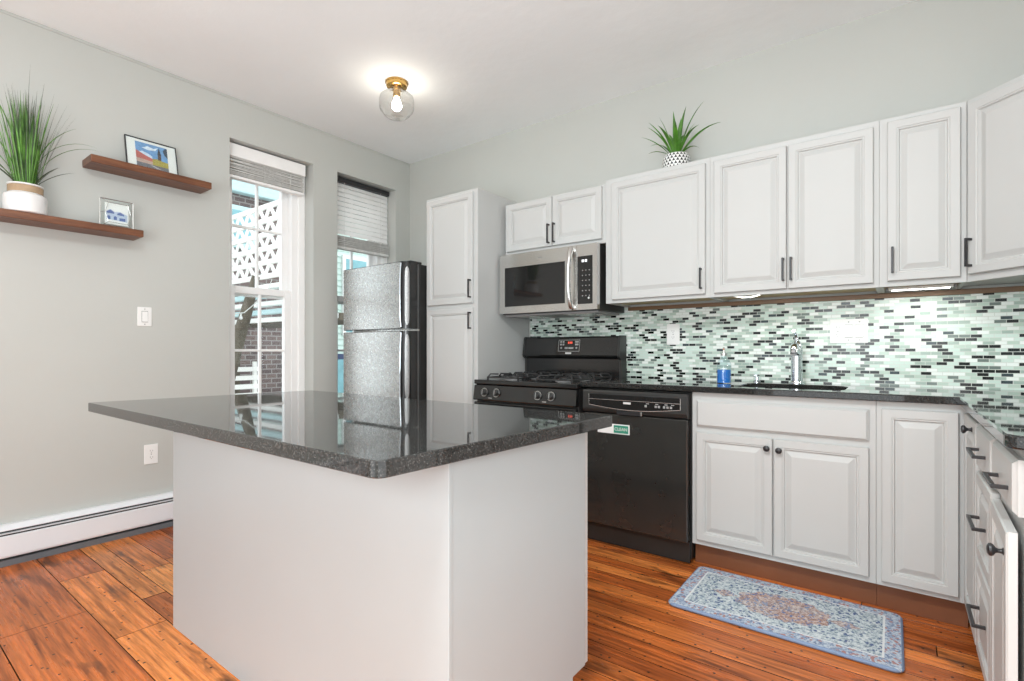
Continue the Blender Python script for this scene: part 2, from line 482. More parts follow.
class MB:
    def __init__(self):
        self.bm = bmesh.new()

    def _merge(self, b2):
        me = bpy.data.meshes.new('tmp')
        b2.to_mesh(me)
        b2.free()
        self.bm.from_mesh(me)
        bpy.data.meshes.remove(me)

    def box(self, x0, x1, y0, y1, z0, z1, bev=0.0, seg=2, mat=None):
        b = bmesh.new()
        bmesh.ops.create_cube(b, size=1.0)
        for v in b.verts:
            v.co = Vector(((x0 + x1) / 2 + v.co.x * (x1 - x0), (y0 + y1) / 2 + v.co.y * (y1 - y0), (z0 + z1) / 2 + v.co.z * (z1 - z0)))
        if bev > 0:
            bmesh.ops.bevel(b, geom=list(b.edges), offset=bev, segments=seg, profile=0.5, affect='EDGES')
        if mat is not None:
            b.transform(mat)
        self._merge(b)
        return self

    def lathe(self, prof, c=(0, 0, 0), axis='z', n=32, cap=True, mat=None):
        """prof: list of (r, h) from bottom to top"""
        b = bmesh.new()
        rings = []
        for r, h in prof:
            rings.append([b.verts.new((r * math.cos(2 * PI * i / n), r * math.sin(2 * PI * i / n), h)) for i in range(n)])
        for a, d in zip(rings, rings[1:]):
            for i in range(n):
                b.faces.new((a[i], a[(i + 1) % n], d[(i + 1) % n], d[i]))
        if cap:
            if prof[0][0] > 1e-6:
                b.faces.new(list(reversed(rings[0])))
            if prof[-1][0] > 1e-6:
                b.faces.new(rings[-1])
        bmesh.ops.remove_doubles(b, verts=b.verts, dist=1e-6)
        if axis == 'y':     # height runs along -y
            b.transform(Matrix.Rotation(PI / 2, 4, 'X'))
        elif axis == 'x':
            b.transform(Matrix.Rotation(PI / 2, 4, 'Y'))
        b.transform(Matrix.Translation(c))
        if mat is not None:
            b.transform(mat)
        self._merge(b)
        return self

    def tube(self, pts, r, n=10, cap=True, radii=None):
        b = bmesh.new()
        pts = [Vector(p) for p in pts]
        rings = []
        up = None
        for i, p in enumerate(pts):
            if i == 0:
                t = pts[1] - p
            elif i == len(pts) - 1:
                t = p - pts[i - 1]
            else:
                t = (pts[i + 1] - p).normalized() + (p - pts[i - 1]).normalized()
            t.normalize()
            if up is None:
                up = Vector((0, 0, 1)) if abs(t.z) < 0.9 else Vector((1, 0, 0))
            s = t.cross(up).normalized()
            up = s.cross(t).normalized()
            rr = radii[i] if radii else r
            rings.append([b.verts.new(p + (s * math.cos(2 * PI * k / n) + up * math.sin(2 * PI * k / n)) * rr) for k in range(n)])
        for a, d in zip(rings, rings[1:]):
            for i in range(n):
                b.faces.new((a[i], a[(i + 1) % n], d[(i + 1) % n], d[i]))
        if cap:
            b.faces.new(list(reversed(rings[0])))
            b.faces.new(rings[-1])
        bmesh.ops.recalc_face_normals(b, faces=b.faces)
        self._merge(b)
        return self

    def face(self, pts):
        self.bm.faces.new([self.bm.verts.new(p) for p in pts])
        return self

    def prism(self, prof, axis, a0, a1):
        """prof: 2D outline; axis 'x': (y,z) swept over x; 'y': (x,z) swept over y; 'z': (x,y) swept over z"""
        b = bmesh.new()

        def P(p, a):
            return {'x': (a, p[0], p[1]), 'y': (p[0], a, p[1]), 'z': (p[0], p[1], a)}[axis]
        A = [b.verts.new(P(p, a0)) for p in prof]
        B = [b.verts.new(P(p, a1)) for p in prof]
        n = len(prof)
        for i in range(n):
            b.faces.new((A[i], A[(i + 1) % n], B[(i + 1) % n], B[i]))
        b.faces.new(list(reversed(A)))
        b.faces.new(B)
        bmesh.ops.recalc_face_normals(b, faces=b.faces)
        self._merge(b)
        return self

    def panel(self, x0, x1, z0, z1, rings, yback):
        """a cabinet door/drawer front facing -y: rings = [(inset, y)...] from the outer edge to the field"""
        b = bmesh.new()
        R = [[b.verts.new(p) for p in ((x0, yback, z0), (x1, yback, z0), (x1, yback, z1), (x0, yback, z1))]]
        for i, y in rings:
            R.append([b.verts.new(p) for p in ((x0 + i, y, z0 + i), (x1 - i, y, z0 + i), (x1 - i, y, z1 - i), (x0 + i, y, z1 - i))])
        for a, d in zip(R, R[1:]):
            for k in range(4):
                b.faces.new((a[k], a[(k + 1) % 4], d[(k + 1) % 4], d[k]))
        b.faces.new(R[-1])
        b.faces.new(list(reversed(R[0])))
        bmesh.ops.recalc_face_normals(b, faces=b.faces)
        self._merge(b)
        return self

    def slab(self, outline, z0, z1, holes=(), bev=0.004):
        """horizontal slab of any outline with holes and a small eased edge"""
        def inset(poly, d):
            n = len(poly)
            area = sum(poly[i][0] * poly[(i + 1) % n][1] - poly[(i + 1) % n][0] * poly[i][1] for i in range(n))
            sg = 1 if area > 0 else -1
            out = []
            for i in range(n):
                p0, p1, p2 = Vector(poly[i - 1]), Vector(poly[i]), Vector(poly[(i + 1) % n])
                e1, e2 = (p1 - p0).normalized(), (p2 - p1).normalized()
                n1, n2 = Vector((-e1.y, e1.x)) * sg, Vector((-e2.y, e2.x)) * sg
                m = (n1 + n2)
                m = m / max(0.3, m.dot(n1))
                out.append(tuple(p1 + m * d))
            return out
        b = bmesh.new()

        def shell(poly, hole):
            d = -bev if hole else bev
            lv = [(inset(poly, d), z0), (poly, z0 + bev), (poly, z1 - bev), (inset(poly, d), z1)]
            R = [[b.verts.new((p[0], p[1], z)) for p in pl] for pl, z in lv]
            n = len(poly)
            for a, c in zip(R, R[1:]):
                for k in range(n):
                    b.faces.new((a[k], a[(k + 1) % n], c[(k + 1) % n], c[k]))
            return R[0], R[-1]
        lo, hi = [], []
        a, c = shell(outline, False)
        lo.append(a)
        hi.append(c)
        for h in holes:
            a, c = shell(h, True)
            lo.append(a)
            hi.append(c)
        for grp in (lo, hi):
            flatv = [v for r in grp for v in r]
            tris = tessellate_polygon([[v.co.copy() for v in r] for r in grp])
            for t in tris:
                try:
                    b.faces.new([flatv[i] for i in t])
                except ValueError:
                    pass
        bmesh.ops.recalc_face_normals(b, faces=b.faces)
        self._merge(b)
        return self

    def build(self, name, mat, parent=None, local=False, smooth=None, loc=None, attr=None):
        me = bpy.data.meshes.new(name)
        if parent is not None and not local:
            self.bm.transform(ROOT[parent.name].inverted())
        if loc is not None:
            self.bm.transform(Matrix.Translation(-Vector(loc)))
        self.bm.to_mesh(me)
        self.bm.free()
        o = bpy.data.objects.new(name, me)
        COL.objects.link(o)
        me.materials.append(M[mat] if isinstance(mat, str) else mat)
        if loc is not None:
            o.location = loc
        if parent is not None:
            o.parent = parent
            ROOT[o.name] = ROOT[parent.name]
        else:
            ROOT[o.name] = Matrix.Translation(loc) if loc is not None else Matrix.Identity(4)
        if smooth:
            for p in me.polygons:
                p.use_smooth = True
            if smooth is not True:
                me.set_sharp_from_angle(angle=math.radians(smooth))
        return o


def thing(name, label, cat, loc, rz=0.0, group=None):
    o = bpy.data.objects.new(name, None)
    o.empty_display_size = 0.05
    COL.objects.link(o)
    o.location = loc
    o.rotation_euler = (0, 0, rz)
    ROOT[o.name] = Matrix.Translation(loc) @ Matrix.Rotation(rz, 4, 'Z')
    o['label'] = label
    o['category'] = cat
    if group:
        o['group'] = group
    return o


def tag(o, label, cat, group=None):
    o['label'] = label
    o['category'] = cat
    if group:
        o['group'] = group
    return o


def struct(o):
    o['kind'] = 'structure'
    return o


def rrect(x0, x1, y0, y1, r, n=6):
    pts = []
    for cx, cy, a0 in ((x1 - r, y0 + r, -PI / 2), (x1 - r, y1 - r, 0), (x0 + r, y1 - r, PI / 2), (x0 + r, y0 + r, PI)):
        for i in range(n + 1):
            a = a0 + PI / 2 * i / n
            pts.append((cx + r * math.cos(a), cy + r * math.sin(a)))
    return pts


def text_mesh(body, size, name, mat, parent, origin, rz=0.0, bold=0.0, extrude=0.0006):
    """upright lettering facing -y (before rz), centred on origin, as a mesh"""
    cu = bpy.data.curves.new('lettering', 'FONT')
    cu.body = body
    cu.size = size
    cu.align_x = 'CENTER'
    cu.align_y = 'CENTER'
    cu.extrude = extrude
    cu.offset = bold
    tmp = bpy.data.objects.new('lettering_tmp', cu)
    COL.objects.link(tmp)
    dg = bpy.context.evaluated_depsgraph_get()
    dg.update()
    me = bpy.data.meshes.new_from_object(tmp.evaluated_get(dg))
    bpy.data.objects.remove(tmp)
    me.transform(Matrix.Translation(origin) @ Matrix.Rotation(rz, 4, 'Z') @ Matrix.Rotation(PI / 2, 4, 'X'))
    me.transform(ROOT[parent.name].inverted())
    me.materials.clear()
    me.materials.append(M[mat])
    o = bpy.data.objects.new(name, me)
    COL.objects.link(o)
    o.parent = parent
    ROOT[o.name] = ROOT[parent.name]
    return o


# ------------------------------------------------------------------ the room
H = 2.84
XR = 4.50           # right wall
YF = -5.2           # the room runs on behind the camera, open to the sky light

# floor: individual planks running along x, in one mesh
bmf = bmesh.new()
tl = []
rows = [0.02]
y = 0.02
while y > -2.0:
    y -= random.choice((0.083, 0.09, 0.097, 0.105))
    rows.append(y)
for yy in (-2.21, -2.345, -2.44, -2.615, -2.885, -3.06):
    rows.append(yy)
y = -3.06
while y > YF:
    y -= random.choice((0.10, 0.14, 0.18))
    rows.append(y)
for ri in range(len(rows) - 1):
    y1, y0 = rows[ri], rows[ri + 1]
    x = -0.02 - random.random() * 0.8
    wide = y1 < -2.05
    while x < XR:
        ln = random.uniform(0.5, 1.3) if wide else random.uniform(1.1, 2.8)
        xa, xb = max(x, -0.02), min(x + ln, XR + 0.02)
        x += ln
        if xb - xa < 0.05:
            continue
        g = 0.0017
        z = random.uniform(-0.0012, 0.0)
        vs = [(xa + g, y0 + g, z), (xb - g, y0 + g, z), (xb - g, y1 - g, z), (xa + g, y1 - g, z)]
        lo = [(p[0] + (-g if k in (0, 3) else g), p[1] + (-g if k < 2 else g), -0.006) for k, p in enumerate(vs)]
        A = [bmf.verts.new(p) for p in vs]
        B = [bmf.verts.new(p) for p in lo]
        bmf.faces.new(A)
        t = random.uniform(0.35, 1.0) if wide else min(0.85, max(0.05, random.gauss(0.42, 0.16)))
        if -2.885 <= y0 and y1 <= -2.60 and xa < 1.3:
            t = 0.40
        tl.append(t)
        for k in range(4):
            bmf.faces.new((B[k], B[(k + 1) % 4], A[(k + 1) % 4], A[k]))
            tl.append(-1.0)
# dark bed under the planks
bed = [bmf.verts.new(p) for p in ((-0.02, YF, -0.007), (XR + 0.02, YF, -0.007), (XR + 0.02, 0.02, -0.007), (-0.02, 0.02, -0.007))]
bmf.faces.new(bed)
tl.append(-1.0)
me = bpy.data.meshes.new('floor')
bmf.to_mesh(me)
bmf.free()
at = me.attributes.new('tone', 'FLOAT', 'FACE')
at.data.foreach_set('value', tl)
me.materials.append(M['floor'])
fl = bpy.data.objects.new('floor', me)
COL.objects.link(fl)
struct(fl)

struct(MB().box(-0.3, XR + 0.12, YF, 0.12, H, H + 0.12).build('ceiling', 'ceiling'))
struct(MB().box(-0.3, XR + 0.12, 0.0, 0.12, -0.02, H).build('wall_back', 'wall'))
wf = MB().box(-0.3, 0.7, YF - 0.12, YF, -0.02, H).box(3.7, XR + 0.12, YF - 0.12, YF, -0.02, H).box(0.7, 3.7, YF - 0.12, YF, 2.35, H)
struct(wf.build('wall_front', 'wall'))      # unseen wall, opening sized to limit the sky light let in
wr = MB().box(XR, XR + 0.12, -2.0, 0.0, -0.02, H).box(XR, XR + 0.12, YF, -4.6, -0.02, H).box(XR, XR + 0.12, -4.6, -2.0, 2.3, H)
struct(wr.build('wall_right', 'wall'))      # wide opening beyond the counter, added to let in side light

# left wall with two deep window openings
WT = 0.30
SPL = 0.055        # the old plaster reveal splays outward on its near side
WIN = [(-1.62, -0.99, 0.56, 2.555), (-0.775, -0.165, 0.56, 2.555)]
ys = sorted({YF, 0.0, *[w[0] for w in WIN], *[w[1] for w in WIN]})
zs = [-0.02, 0.56, 2.555, H]
wl = MB()


def hole(ya, yb, za, zb):
    return any(abs(ya - w[0]) < 1e-6 and abs(za - w[2]) < 1e-6 for w in WIN)


for i in range(len(ys) - 1):
    for j in range(3):
        ya, yb, za, zb = ys[i], ys[i + 1], zs[j], zs[j + 1]
        if hole(ya, yb, za, zb):
            r = 0.008
            yo = {ya: ya - SPL, yb: yb}
            for (p, q) in (((ya, za), (yb, za)), ((yb, za), (yb, zb)), ((yb, zb), (ya, zb)), ((ya, zb), (ya, za))):
                wl.face([(0, p[0], p[1]), (0, q[0], q[1]), (-0.10, yo[q[0]], q[1]), (-0.10, yo[p[0]], p[1])])
                wl.face([(-0.10, yo[p[0]], p[1]), (-0.10, yo[q[0]], q[1]), (-WT, yo[q[0]], q[1]), (-WT, yo[p[0]], p[1])])
        else:
            wl.face([(0, ya, za), (0, yb, za), (0, yb, zb), (0, ya, zb)])
            oa = ya - SPL if any(abs(ya - w[0]) < 1e-6 for w in WIN) else ya
            ob = yb - SPL if any(abs(yb - w[0]) < 1e-6 for w in WIN) else yb
            wl.face([(-WT, oa, za), (-WT, oa, zb), (-WT, ob, zb), (-WT, ob, za)])
bmesh.ops.remove_doubles(wl.bm, verts=wl.bm.verts, dist=1e-5)
bmesh.ops.recalc_face_normals(wl.bm, faces=wl.bm.faces)
struct(wl.build('wall_left', 'wall'))
# thin raised line shaped to show the highlight along the left wall's top
struct(MB().box(0.0, 0.005, YF, 0.0, H - 0.016, H - 0.006).build('trim_1', 'wall'))


# windows: double hung, two panes over two in each sash
def window(idx, w):
    y0, y1, z0, z1 = w
    y0 -= SPL
    root = bpy.data.objects.new('window_%d' % idx, None)
    root.location = (-0.2, (y0 + y1) / 2, z0)
    COL.objects.link(root)
    root['kind'] = 'structure'
    ROOT[root.name] = Matrix.Translation(root.location)
    fw = 0.105
    xi, xo = -0.135, -0.255
    f = MB()
    f.box(xo, xi, y0 + 0.001, y0 + fw, z0, z1, 0.004)
    f.box(xo, xi, y1 - fw, y1 - 0.001, z0, z1, 0.004)
    f.box(xo, xi, y0 + fw, y1 - fw, z1 - 0.06, z1 - 0.001, 0.004)
    f.box(xo, xi, y0 + fw, y1 - fw, z0 + 0.001, z0 + 0.05, 0.004)
    # parting stops
    f.box(xi, xi + 0.018, y0 + 0.001, y0 + 0.055, z0, z1, 0.004)
    f.box(xi, xi + 0.018, y1 - 0.055, y1 - 0.001, z0, z1, 0.004)
    f.build('window_frame', 'trim', root)
    MB().box(-0.135, 0.02, y0 + SPL + 0.002, y1 - 0.002, z0, z0 + 0.022, 0.005).build('window_sill', 'trim', root)
    mid = 1.525
    for nm, za, zb, xa, xb in (('upper_sash', mid - 0.03, z1 - 0.06, -0.225, -0.185), ('lower_sash', z0 + 0.05, mid + 0.035, -0.183, -0.143)):
        ya, yb = y0 + fw, y1 - fw
        st = 0.052
        s = MB()
        s.box(xa, xb, ya, ya + st, za, zb, 0.004)
        s.box(xa, xb, yb - st, yb, za, zb, 0.004)
        s.box(xa, xb, ya + st, yb - st, zb - 0.05, zb, 0.004)
        s.box(xa, xb, ya + st, yb - st, za, za + (0.05 if nm == 'upper_sash' else 0.075), 0.004)
        ym, zm = (ya + yb) / 2, (za + zb) / 2 + 0.01
        s.box(xa + 0.008, xb - 0.006, ym - 0.009, ym + 0.009, za + 0.04, zb - 0.04, 0.003)
        s.box(xa + 0.0085, xb - 0.0065, ya + 0.04, yb - 0.04, zm - 0.009, zm + 0.009, 0.003)
        so = s.build(nm, 'trim', root)
        xm = (xa + xb) / 2
        MB().box(xm - 0.002, xm + 0.002, ya + 0.045, yb - 0.045, za + 0.045, zb - 0.045).build('glass_pane', 'glass', so)
    return root


window(1, WIN[0])
window(2, WIN[1])

# mosaic backsplash (back wall, returning on the right wall) and the light rail above it
struct(MB().box(1.385, XR - 0.008, -0.008, 0.0, 0.70, 1.387).box(XR - 0.008, XR, -1.73, 0.0, 0.875, 1.387).build('trim_2', 'mosaic'))
struct(MB().box(2.20, XR - 0.009, -0.026, -0.009, 1.362, 1.3865, 0.002).build('trim_3', 'rail'))


# blinds
def blind1(w):
    y0, y1, z0, z1 = w
    ya, yb = y0 + 0.006, y1 - 0.035
    t = thing('window_blind', 'white wooden blind fully raised into a stack in the window nearer the shelves', 'window blind', (-0.08, (y0 + y1) / 2, z1 - 0.01))
    v = MB().box(-0.064, -0.052, ya, yb, 2.455, 2.545, 0.003)
    v.build('valance', 'slat', t)
    MB().box(-0.118, -0.066, ya + 0.005, yb - 0.005, 2.50, 2.545, 0.003).build('headrail', 'blackmetal', t)
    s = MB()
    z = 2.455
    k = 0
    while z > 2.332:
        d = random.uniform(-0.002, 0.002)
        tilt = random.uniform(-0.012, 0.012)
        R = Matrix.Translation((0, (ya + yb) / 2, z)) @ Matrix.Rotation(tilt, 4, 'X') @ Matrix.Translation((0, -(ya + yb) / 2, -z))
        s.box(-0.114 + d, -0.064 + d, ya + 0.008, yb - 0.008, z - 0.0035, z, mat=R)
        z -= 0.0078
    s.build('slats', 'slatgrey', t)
    MB().box(-0.117, -0.062, ya + 0.008, yb - 0.008, 2.308, 2.328, 0.004).build('bottom_rail', 'slat', t)
    for yy in (ya + 0.12, (ya + yb) / 2 - 0.03, yb - 0.12):
        MB().tube([(-0.060, yy, 2.47), (-0.060, yy, 2.32)], 0.0014, 6).build('ladder_cord', 'slatgrey', t)


def blind2(w):
    y0, y1, z0, z1 = w
    ya, yb = y0 + 0.012, y1 - 0.02
    t = thing('window_blind', 'white wooden blind half lowered with open slats in the window behind the refrigerator', 'window blind', (-0.08, (y0 + y1) / 2, z1 - 0.01))
    MB().box(-0.125, -0.068, ya, yb, 2.505, 2.545, 0.003).build('headrail', 'blackmetal', t)
    s = MB()
    z = 2.492
    for k in range(11):
        R = Matrix.Translation((-0.096, 0, z)) @ Matrix.Rotation(math.radians(60), 4, 'Y') @ Matrix.Translation((0.096, 0, -z))
        s.box(-0.121, -0.071, ya + 0.006, yb - 0.006, z - 0.0017, z + 0.0017, mat=R)
        z -= 0.040
    s.build('slats', 'slat', t)
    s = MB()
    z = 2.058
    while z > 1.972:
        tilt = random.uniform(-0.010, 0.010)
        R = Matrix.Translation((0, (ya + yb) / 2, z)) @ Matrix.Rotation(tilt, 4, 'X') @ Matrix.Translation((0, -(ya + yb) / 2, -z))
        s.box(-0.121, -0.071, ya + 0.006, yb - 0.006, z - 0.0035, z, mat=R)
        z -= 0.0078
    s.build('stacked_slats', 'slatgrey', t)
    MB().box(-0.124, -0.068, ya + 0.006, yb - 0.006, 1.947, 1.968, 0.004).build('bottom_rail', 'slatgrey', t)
    for yy in (ya + 0.10, yb - 0.10):
        MB().tube([(-0.066, yy, 2.505), (-0.066, yy, 1.955)], 0.0013, 6).build('ladder_cord', 'slat', t)


blind1(WIN[0])
blind2(WIN[1])

# baseboard heater along the left wall
t = thing('baseboard_heater', 'white baseboard heater running along the foot of the left wall', 'heater', (0.0, -2.9, 0.0))
yA, yB = -5.1, -0.02
MB().prism([(0.001, 0.03), (0.056, 0.045), (0.060, 0.055), (0.060, 0.150), (0.054, 0.156), (0.052, 0.150), (0.052, 0.055), (0.001, 0.045)], 'y', yA, yB).build('front_cover', 'heater', t)
MB().prism([(0.001, 0.196), (0.001, 0.206), (0.035, 0.206), (0.062, 0.186), (0.062, 0.182), (0.034, 0.198)], 'y', yA, yB).build('top_cover', 'heater', t)
MB().box(0.001, 0.046, yA, yB, 0.06, 0.193).build('fin_element', 'heater_dark', t)
MB().prism([(0.040, 0.166), (0.064, 0.166), (0.064, 0.170), (0.040, 0.171)], 'y', yA, yB).build('damper', 'heater', t)
MB().box(0.001, 0.050, yA, yB, 0.0, 0.03).build('base_plate', 'heater_base', t)


# ------------------------------------------------------------------ wall plates
def plate_outlet(parent, x, z, y):
    """duplex receptacle facing -y, local: two faces, each with its slots"""
    for dz in (-0.0195, 0.0195):
        prof = []
        for i in range(20):
            a = 2 * PI * i / 20
            prof.append((x + 0.0165 * math.cos(a), z + dz + max(-0.0125, min(0.0125, 0.0165 * math.sin(a)))))
        ob = MB().prism(prof, 'y', y, y - 0.003).build('receptacle', 'plastic', parent, local=True)
        MB().box(x - 0.0075, x - 0.0053, y - 0.0035, y - 0.0025, z + dz - 0.002, z + dz + 0.007).build('slot', 'grey', ob, local=True)
        MB().box(x + 0.0053, x + 0.0075, y - 0.0035, y - 0.0025, z + dz - 0.002, z + dz + 0.006).build('slot', 'grey', ob, local=True)
        MB().lathe([(0.0024, 0.0025), (0.0024, 0.0036)], (x, y, z + dz - 0.0075), 'y', 10).build('ground_hole', 'grey', ob, local=True)


def screws(parent, pts, y):
    for x, z in pts:
        MB().lathe([(0.0035, 0), (0.003, 0.0012)], (x, y, z), 'y', 12).build('screw', 'greyprint', parent, local=True)


t = thing('light_switch', 'white rocker light switch on the left wall under the lower shelf', 'light switch', (0, -2.117, 1.30), PI / 2)
p = MB().box(-0.037, 0.037, -0.006, -0.0003, -0.058, 0.058, 0.003).build('plate', 'plastic', t, local=True)
MB().panel(-0.0165, 0.0165, -0.034, 0.034, [(0, -0.0075), (0.002, -0.008)], -0.006).build('rocker_frame', 'grey', t, local=True)
MB().prism([(-0.005, -0.031), (-0.0125, -0.031), (-0.009, 0.031), (-0.005, 0.031)], 'x', -0.0145, 0.0145).build('rocker', 'plastic', t, local=True)
screws(t, ((0, 0.046), (0, -0.046)), -0.006)
t = thing('wall_outlet', 'white duplex outlet low on the left wall above the heater', 'outlet', (0, -2.083, 0.46), PI / 2)
MB().box(-0.037, 0.037, -0.006, -0.0003, -0.060, 0.060, 0.003).build('plate', 'plastic', t, local=True)
plate_outlet(t, 0, 0, -0.006)
screws(t, ((0, 0),), -0.006)
t = thing('wall_outlet', 'white single-gang outlet on the mosaic backsplash between range and sink', 'outlet', (2.505, -0.0083, 1.198))
MB().box(-0.0415, 0.0415, -0.006, 0, -0.067, 0.067, 0.003).build('plate', 'plastic', t, local=True)
plate_outlet(t, 0, 0, -0.006)
screws(t, ((0, 0),), -0.006)
t = thing('switch_plate', 'wide white plate with an outlet and two rocker switches on the mosaic', 'switch plate', (3.447, -0.0083, 1.198))
MB().box(-0.085, 0.085, -0.006, 0, -0.064, 0.064, 0.003).build('plate', 'plastic', t, local=True)
plate_outlet(t, -0.048, 0, -0.006)
for xx in (0.0, 0.048):
    r = MB().panel(xx - 0.0175, xx + 0.0175, -0.035, 0.035, [(0, -0.0065), (0.001, -0.007)], -0.006).build('rocker_frame', 'greyprint', t, local=True)
    MB().prism([(-0.006, -0.033), (-0.0115, -0.033), (-0.008, 0.033), (-0.006, 0.033)], 'x', xx - 0.0162, xx + 0.0162).build('rocker', 'plastic', r, local=True)
screws(t, ((-0.048, 0.0), (0, 0.048), (0, -0.048), (0.048, 0.048), (0.048, -0.048)), -0.006)


# ------------------------------------------------------------------ cabinets
FR = 0.046


def door_rings(y0=-0.001, t=0.019, fr=FR):
    f = y0 - t
    return [(0, f + 0.004), (0.003, f), (fr - 0.012, f), (fr - 0.009, f + 0.003), (fr - 0.004, f + 0.003), (fr, f + 0.011), (fr + 0.004, f + 0.011), (fr + 0.026, f + 0.0015), (fr + 0.029, f + 0.001)]


def bar_pull(parent, x, z, y, ln=0.128, vertical=True, mat='blackmetal'):
    m = MB()
    d = 0.030
    w = 0.0045
    if vertical:
        m.box(x - w, x + w, y - d, y - d + 0.009, z - ln / 2, z + ln / 2, 0.0012)
        for s in (-1, 1):
            zc = z + s * (ln / 2 - 0.005)
            m.box(x - w, x + w, y - d + 0.007, y + 0.001, zc - 0.005, zc + 0.005, 0.001)
    else:
        m.box(x - ln / 2, x + ln / 2, y - d, y - d + 0.009, z - w, z + w, 0.0012)
        for s in (-1, 1):
            xc = x + s * (ln / 2 - 0.005)
            m.box(xc - 0.005, xc + 0.005, y - d + 0.007, y + 0.001, z - w, z + w, 0.001)
    return m.build('handle', mat, parent, local=True)


def knob(parent, x, z, y):
    prof = [(0.0085, -0.001), (0.0085, 0.002), (0.0055, 0.004), (0.0045, 0.010), (0.006, 0.014), (0.0125, 0.018), (0.0145, 0.022), (0.0135, 0.026), (0.008, 0.029), (0.0, 0.030)]
    return MB().lathe(prof, (x, y, z), 'y', 20).build('knob', 'blackmetal', parent, local=True, smooth=40)


def door(root, x0, x1, z0, z1, y=-0.001, t=0.019, mat='white', name='door', fr=FR):
    return MB().panel(x0, x1, z0, z1, door_rings(y, t, fr), y).build(name, mat, root, local=True)


def slab_front(root, x0, x1, z0, z1, name='drawer_front', y=-0.001):
    return MB().panel(x0, x1, z0, z1, [(0, y - 0.010), (0.004, y - 0.013), (0.010, y - 0.019), (0.014, y - 0.019)], y).build(name, 'white', root, local=True)


# ---- tall pantry cabinet
t = thing('pantry_cabinet', 'tall narrow white pantry cabinet with two stacked doors beside the refrigerator', 'cabinet', (0.87, -0.61, 0))
MB().box(0, 0.50, 0, 0.607, 0.11, 2.204, 0.002).box(0.002, 0.498, 0.06, 0.60, 0.0, 0.11).build('body', 'white', t, local=True)
d = door(t, 0.022, 0.466, 1.420, 2.182)
bar_pull(d, 0.452, 1.518, -0.020, 0.125)
d = door(t, 0.022, 0.466, 0.135, 1.388)
bar_pull(d, 0.452, 1.300, -0.020, 0.115)


# ---- wall cabinets
def wall_cab(name, label, x0, x1, z0, z1, doors, depth=0.33):
    t = thing(name, label, 'cabinet', (x0, -depth, z0))
    w, h = x1 - x0, z1 - z0
    b = MB()
    # face frame, sides, top, recessed bottom, back
    b.box(0, w, 0, 0.018, 0, h, 0.0015)
    b.box(0, 0.015, 0.018, depth - 0.010, 0, h)
    b.box(w - 0.015, w, 0.018, depth - 0.010, 0, h)
    b.box(0.015, w - 0.015, 0.018, depth - 0.010, h - 0.015, h)
    b.build('body', 'white', t, local=True)
    MB().box(0.0152, w - 0.0152, 0.0185, depth - 0.028, 0.012, 0.022).build('bottom_panel', 'rawwood', t, local=True)
    for (xa, xb, za, zb, hx) in doors:
        d = door(t, xa - x0, xb - x0, za - z0, zb - z0)
        if hx is not None:
            bar_pull(d, hx[0] - x0, hx[1] - z0, -0.020, hx[2])
    return t


wall_cab('wall_cabinet', 'short white two-door wall cabinet directly above the microwave', 1.392, 2.1895, 1.772, 2.140,
         [(1.412, 1.797, 1.798, 2.130, (1.778, 1.880, 0.130)), (1.803, 2.168, 1.798, 2.130, (1.822, 1.881, 0.130))])
wall_cab('wall_cabinet', 'white single-door wall cabinet right of the microwave, under the small potted plant', 2.190, 2.8255, 1.388, 2.1635,
         [(2.238, 2.804, 1.408, 2.132, (2.783, 1.494, 0.116))])
wall_cab('wall_cabinet', 'wide white two-door wall cabinet above the sink', 2.826, 3.5875, 1.388, 2.1635,
         [(2.850, 3.205, 1.408, 2.132, (3.192, 1.505, 0.116)), (3.213, 3.566, 1.408, 2.132, (3.228, 1.505, 0.116))])
wall_cab('wall_cabinet', 'narrow white single-door wall cabinet left of the corner cabinet', 3.588, 3.893, 1.388, 2.1635,
         [(3.618, 3.872, 1.412, 2.140, (3.637, 1.506, 0.116))])
# diagonal corner wall cabinet
t = thing('corner_cabinet', 'white diagonal corner wall cabinet at the right edge with one tall door', 'cabinet', (3.8945, -0.33, 1.388), -PI / 4)
R4 = ROOT[t.name].inverted()
pl = [Vector((3.8945, -0.33, 0)), Vector((4.1735, -0.609, 0)), Vector((XR - 0.001, -0.609, 0)), Vector((XR - 0.001, -0.010, 0)), Vector((3.8945, -0.010, 0))]
ll = [tuple((R4 @ Vector((p.x, p.y, 1.388)))[:2]) for p in pl]
MB().prism(ll, 'z', 0.012, 0.7755).build('body', 'white', t, local=True)
fw = math.hypot(0.279, 0.279)
MB().box(0, fw, -0.001, 0.017, 0.0, 0.7755, 0.001).build('face_frame', 'white', t, local=True)
d = door(t, 0.018, fw - 0.018, 0.030, 0.752, -0.002)
bar_pull(d, 0.034, 0.120, -0.021, 0.120)

# ---- base cabinets, back run
YB = -0.61


def base_cab(name, label, x0, x1, loc_y=YB, toe=True, depth=0.60, rz=0.0, loc=None, h=0.8835):
    t = thing(name, label, 'cabinet', loc if loc else (x0, loc_y, 0), rz)
    w = x1 - x0
    b = MB().box(0, w, 0, 0.018, 0.112, h, 0.001)
    b.box(0, 0.015, 0.018, depth, 0.112, h)
    b.box(w - 0.015, w, 0.018, depth, 0.112, h)
    b.box(0.015, w - 0.015, 0.018, depth, 0.112, 0.130)
    b.box(0.015, w - 0.015, depth - 0.012, depth, 0.130, h)
    b.build('body', 'white', t, local=True)
    if toe:
        MB().box(0.0, w, 0.050, 0.066, 0.0005, 0.1115).build('toe_kick', 'toekick', t, local=True)
    return t


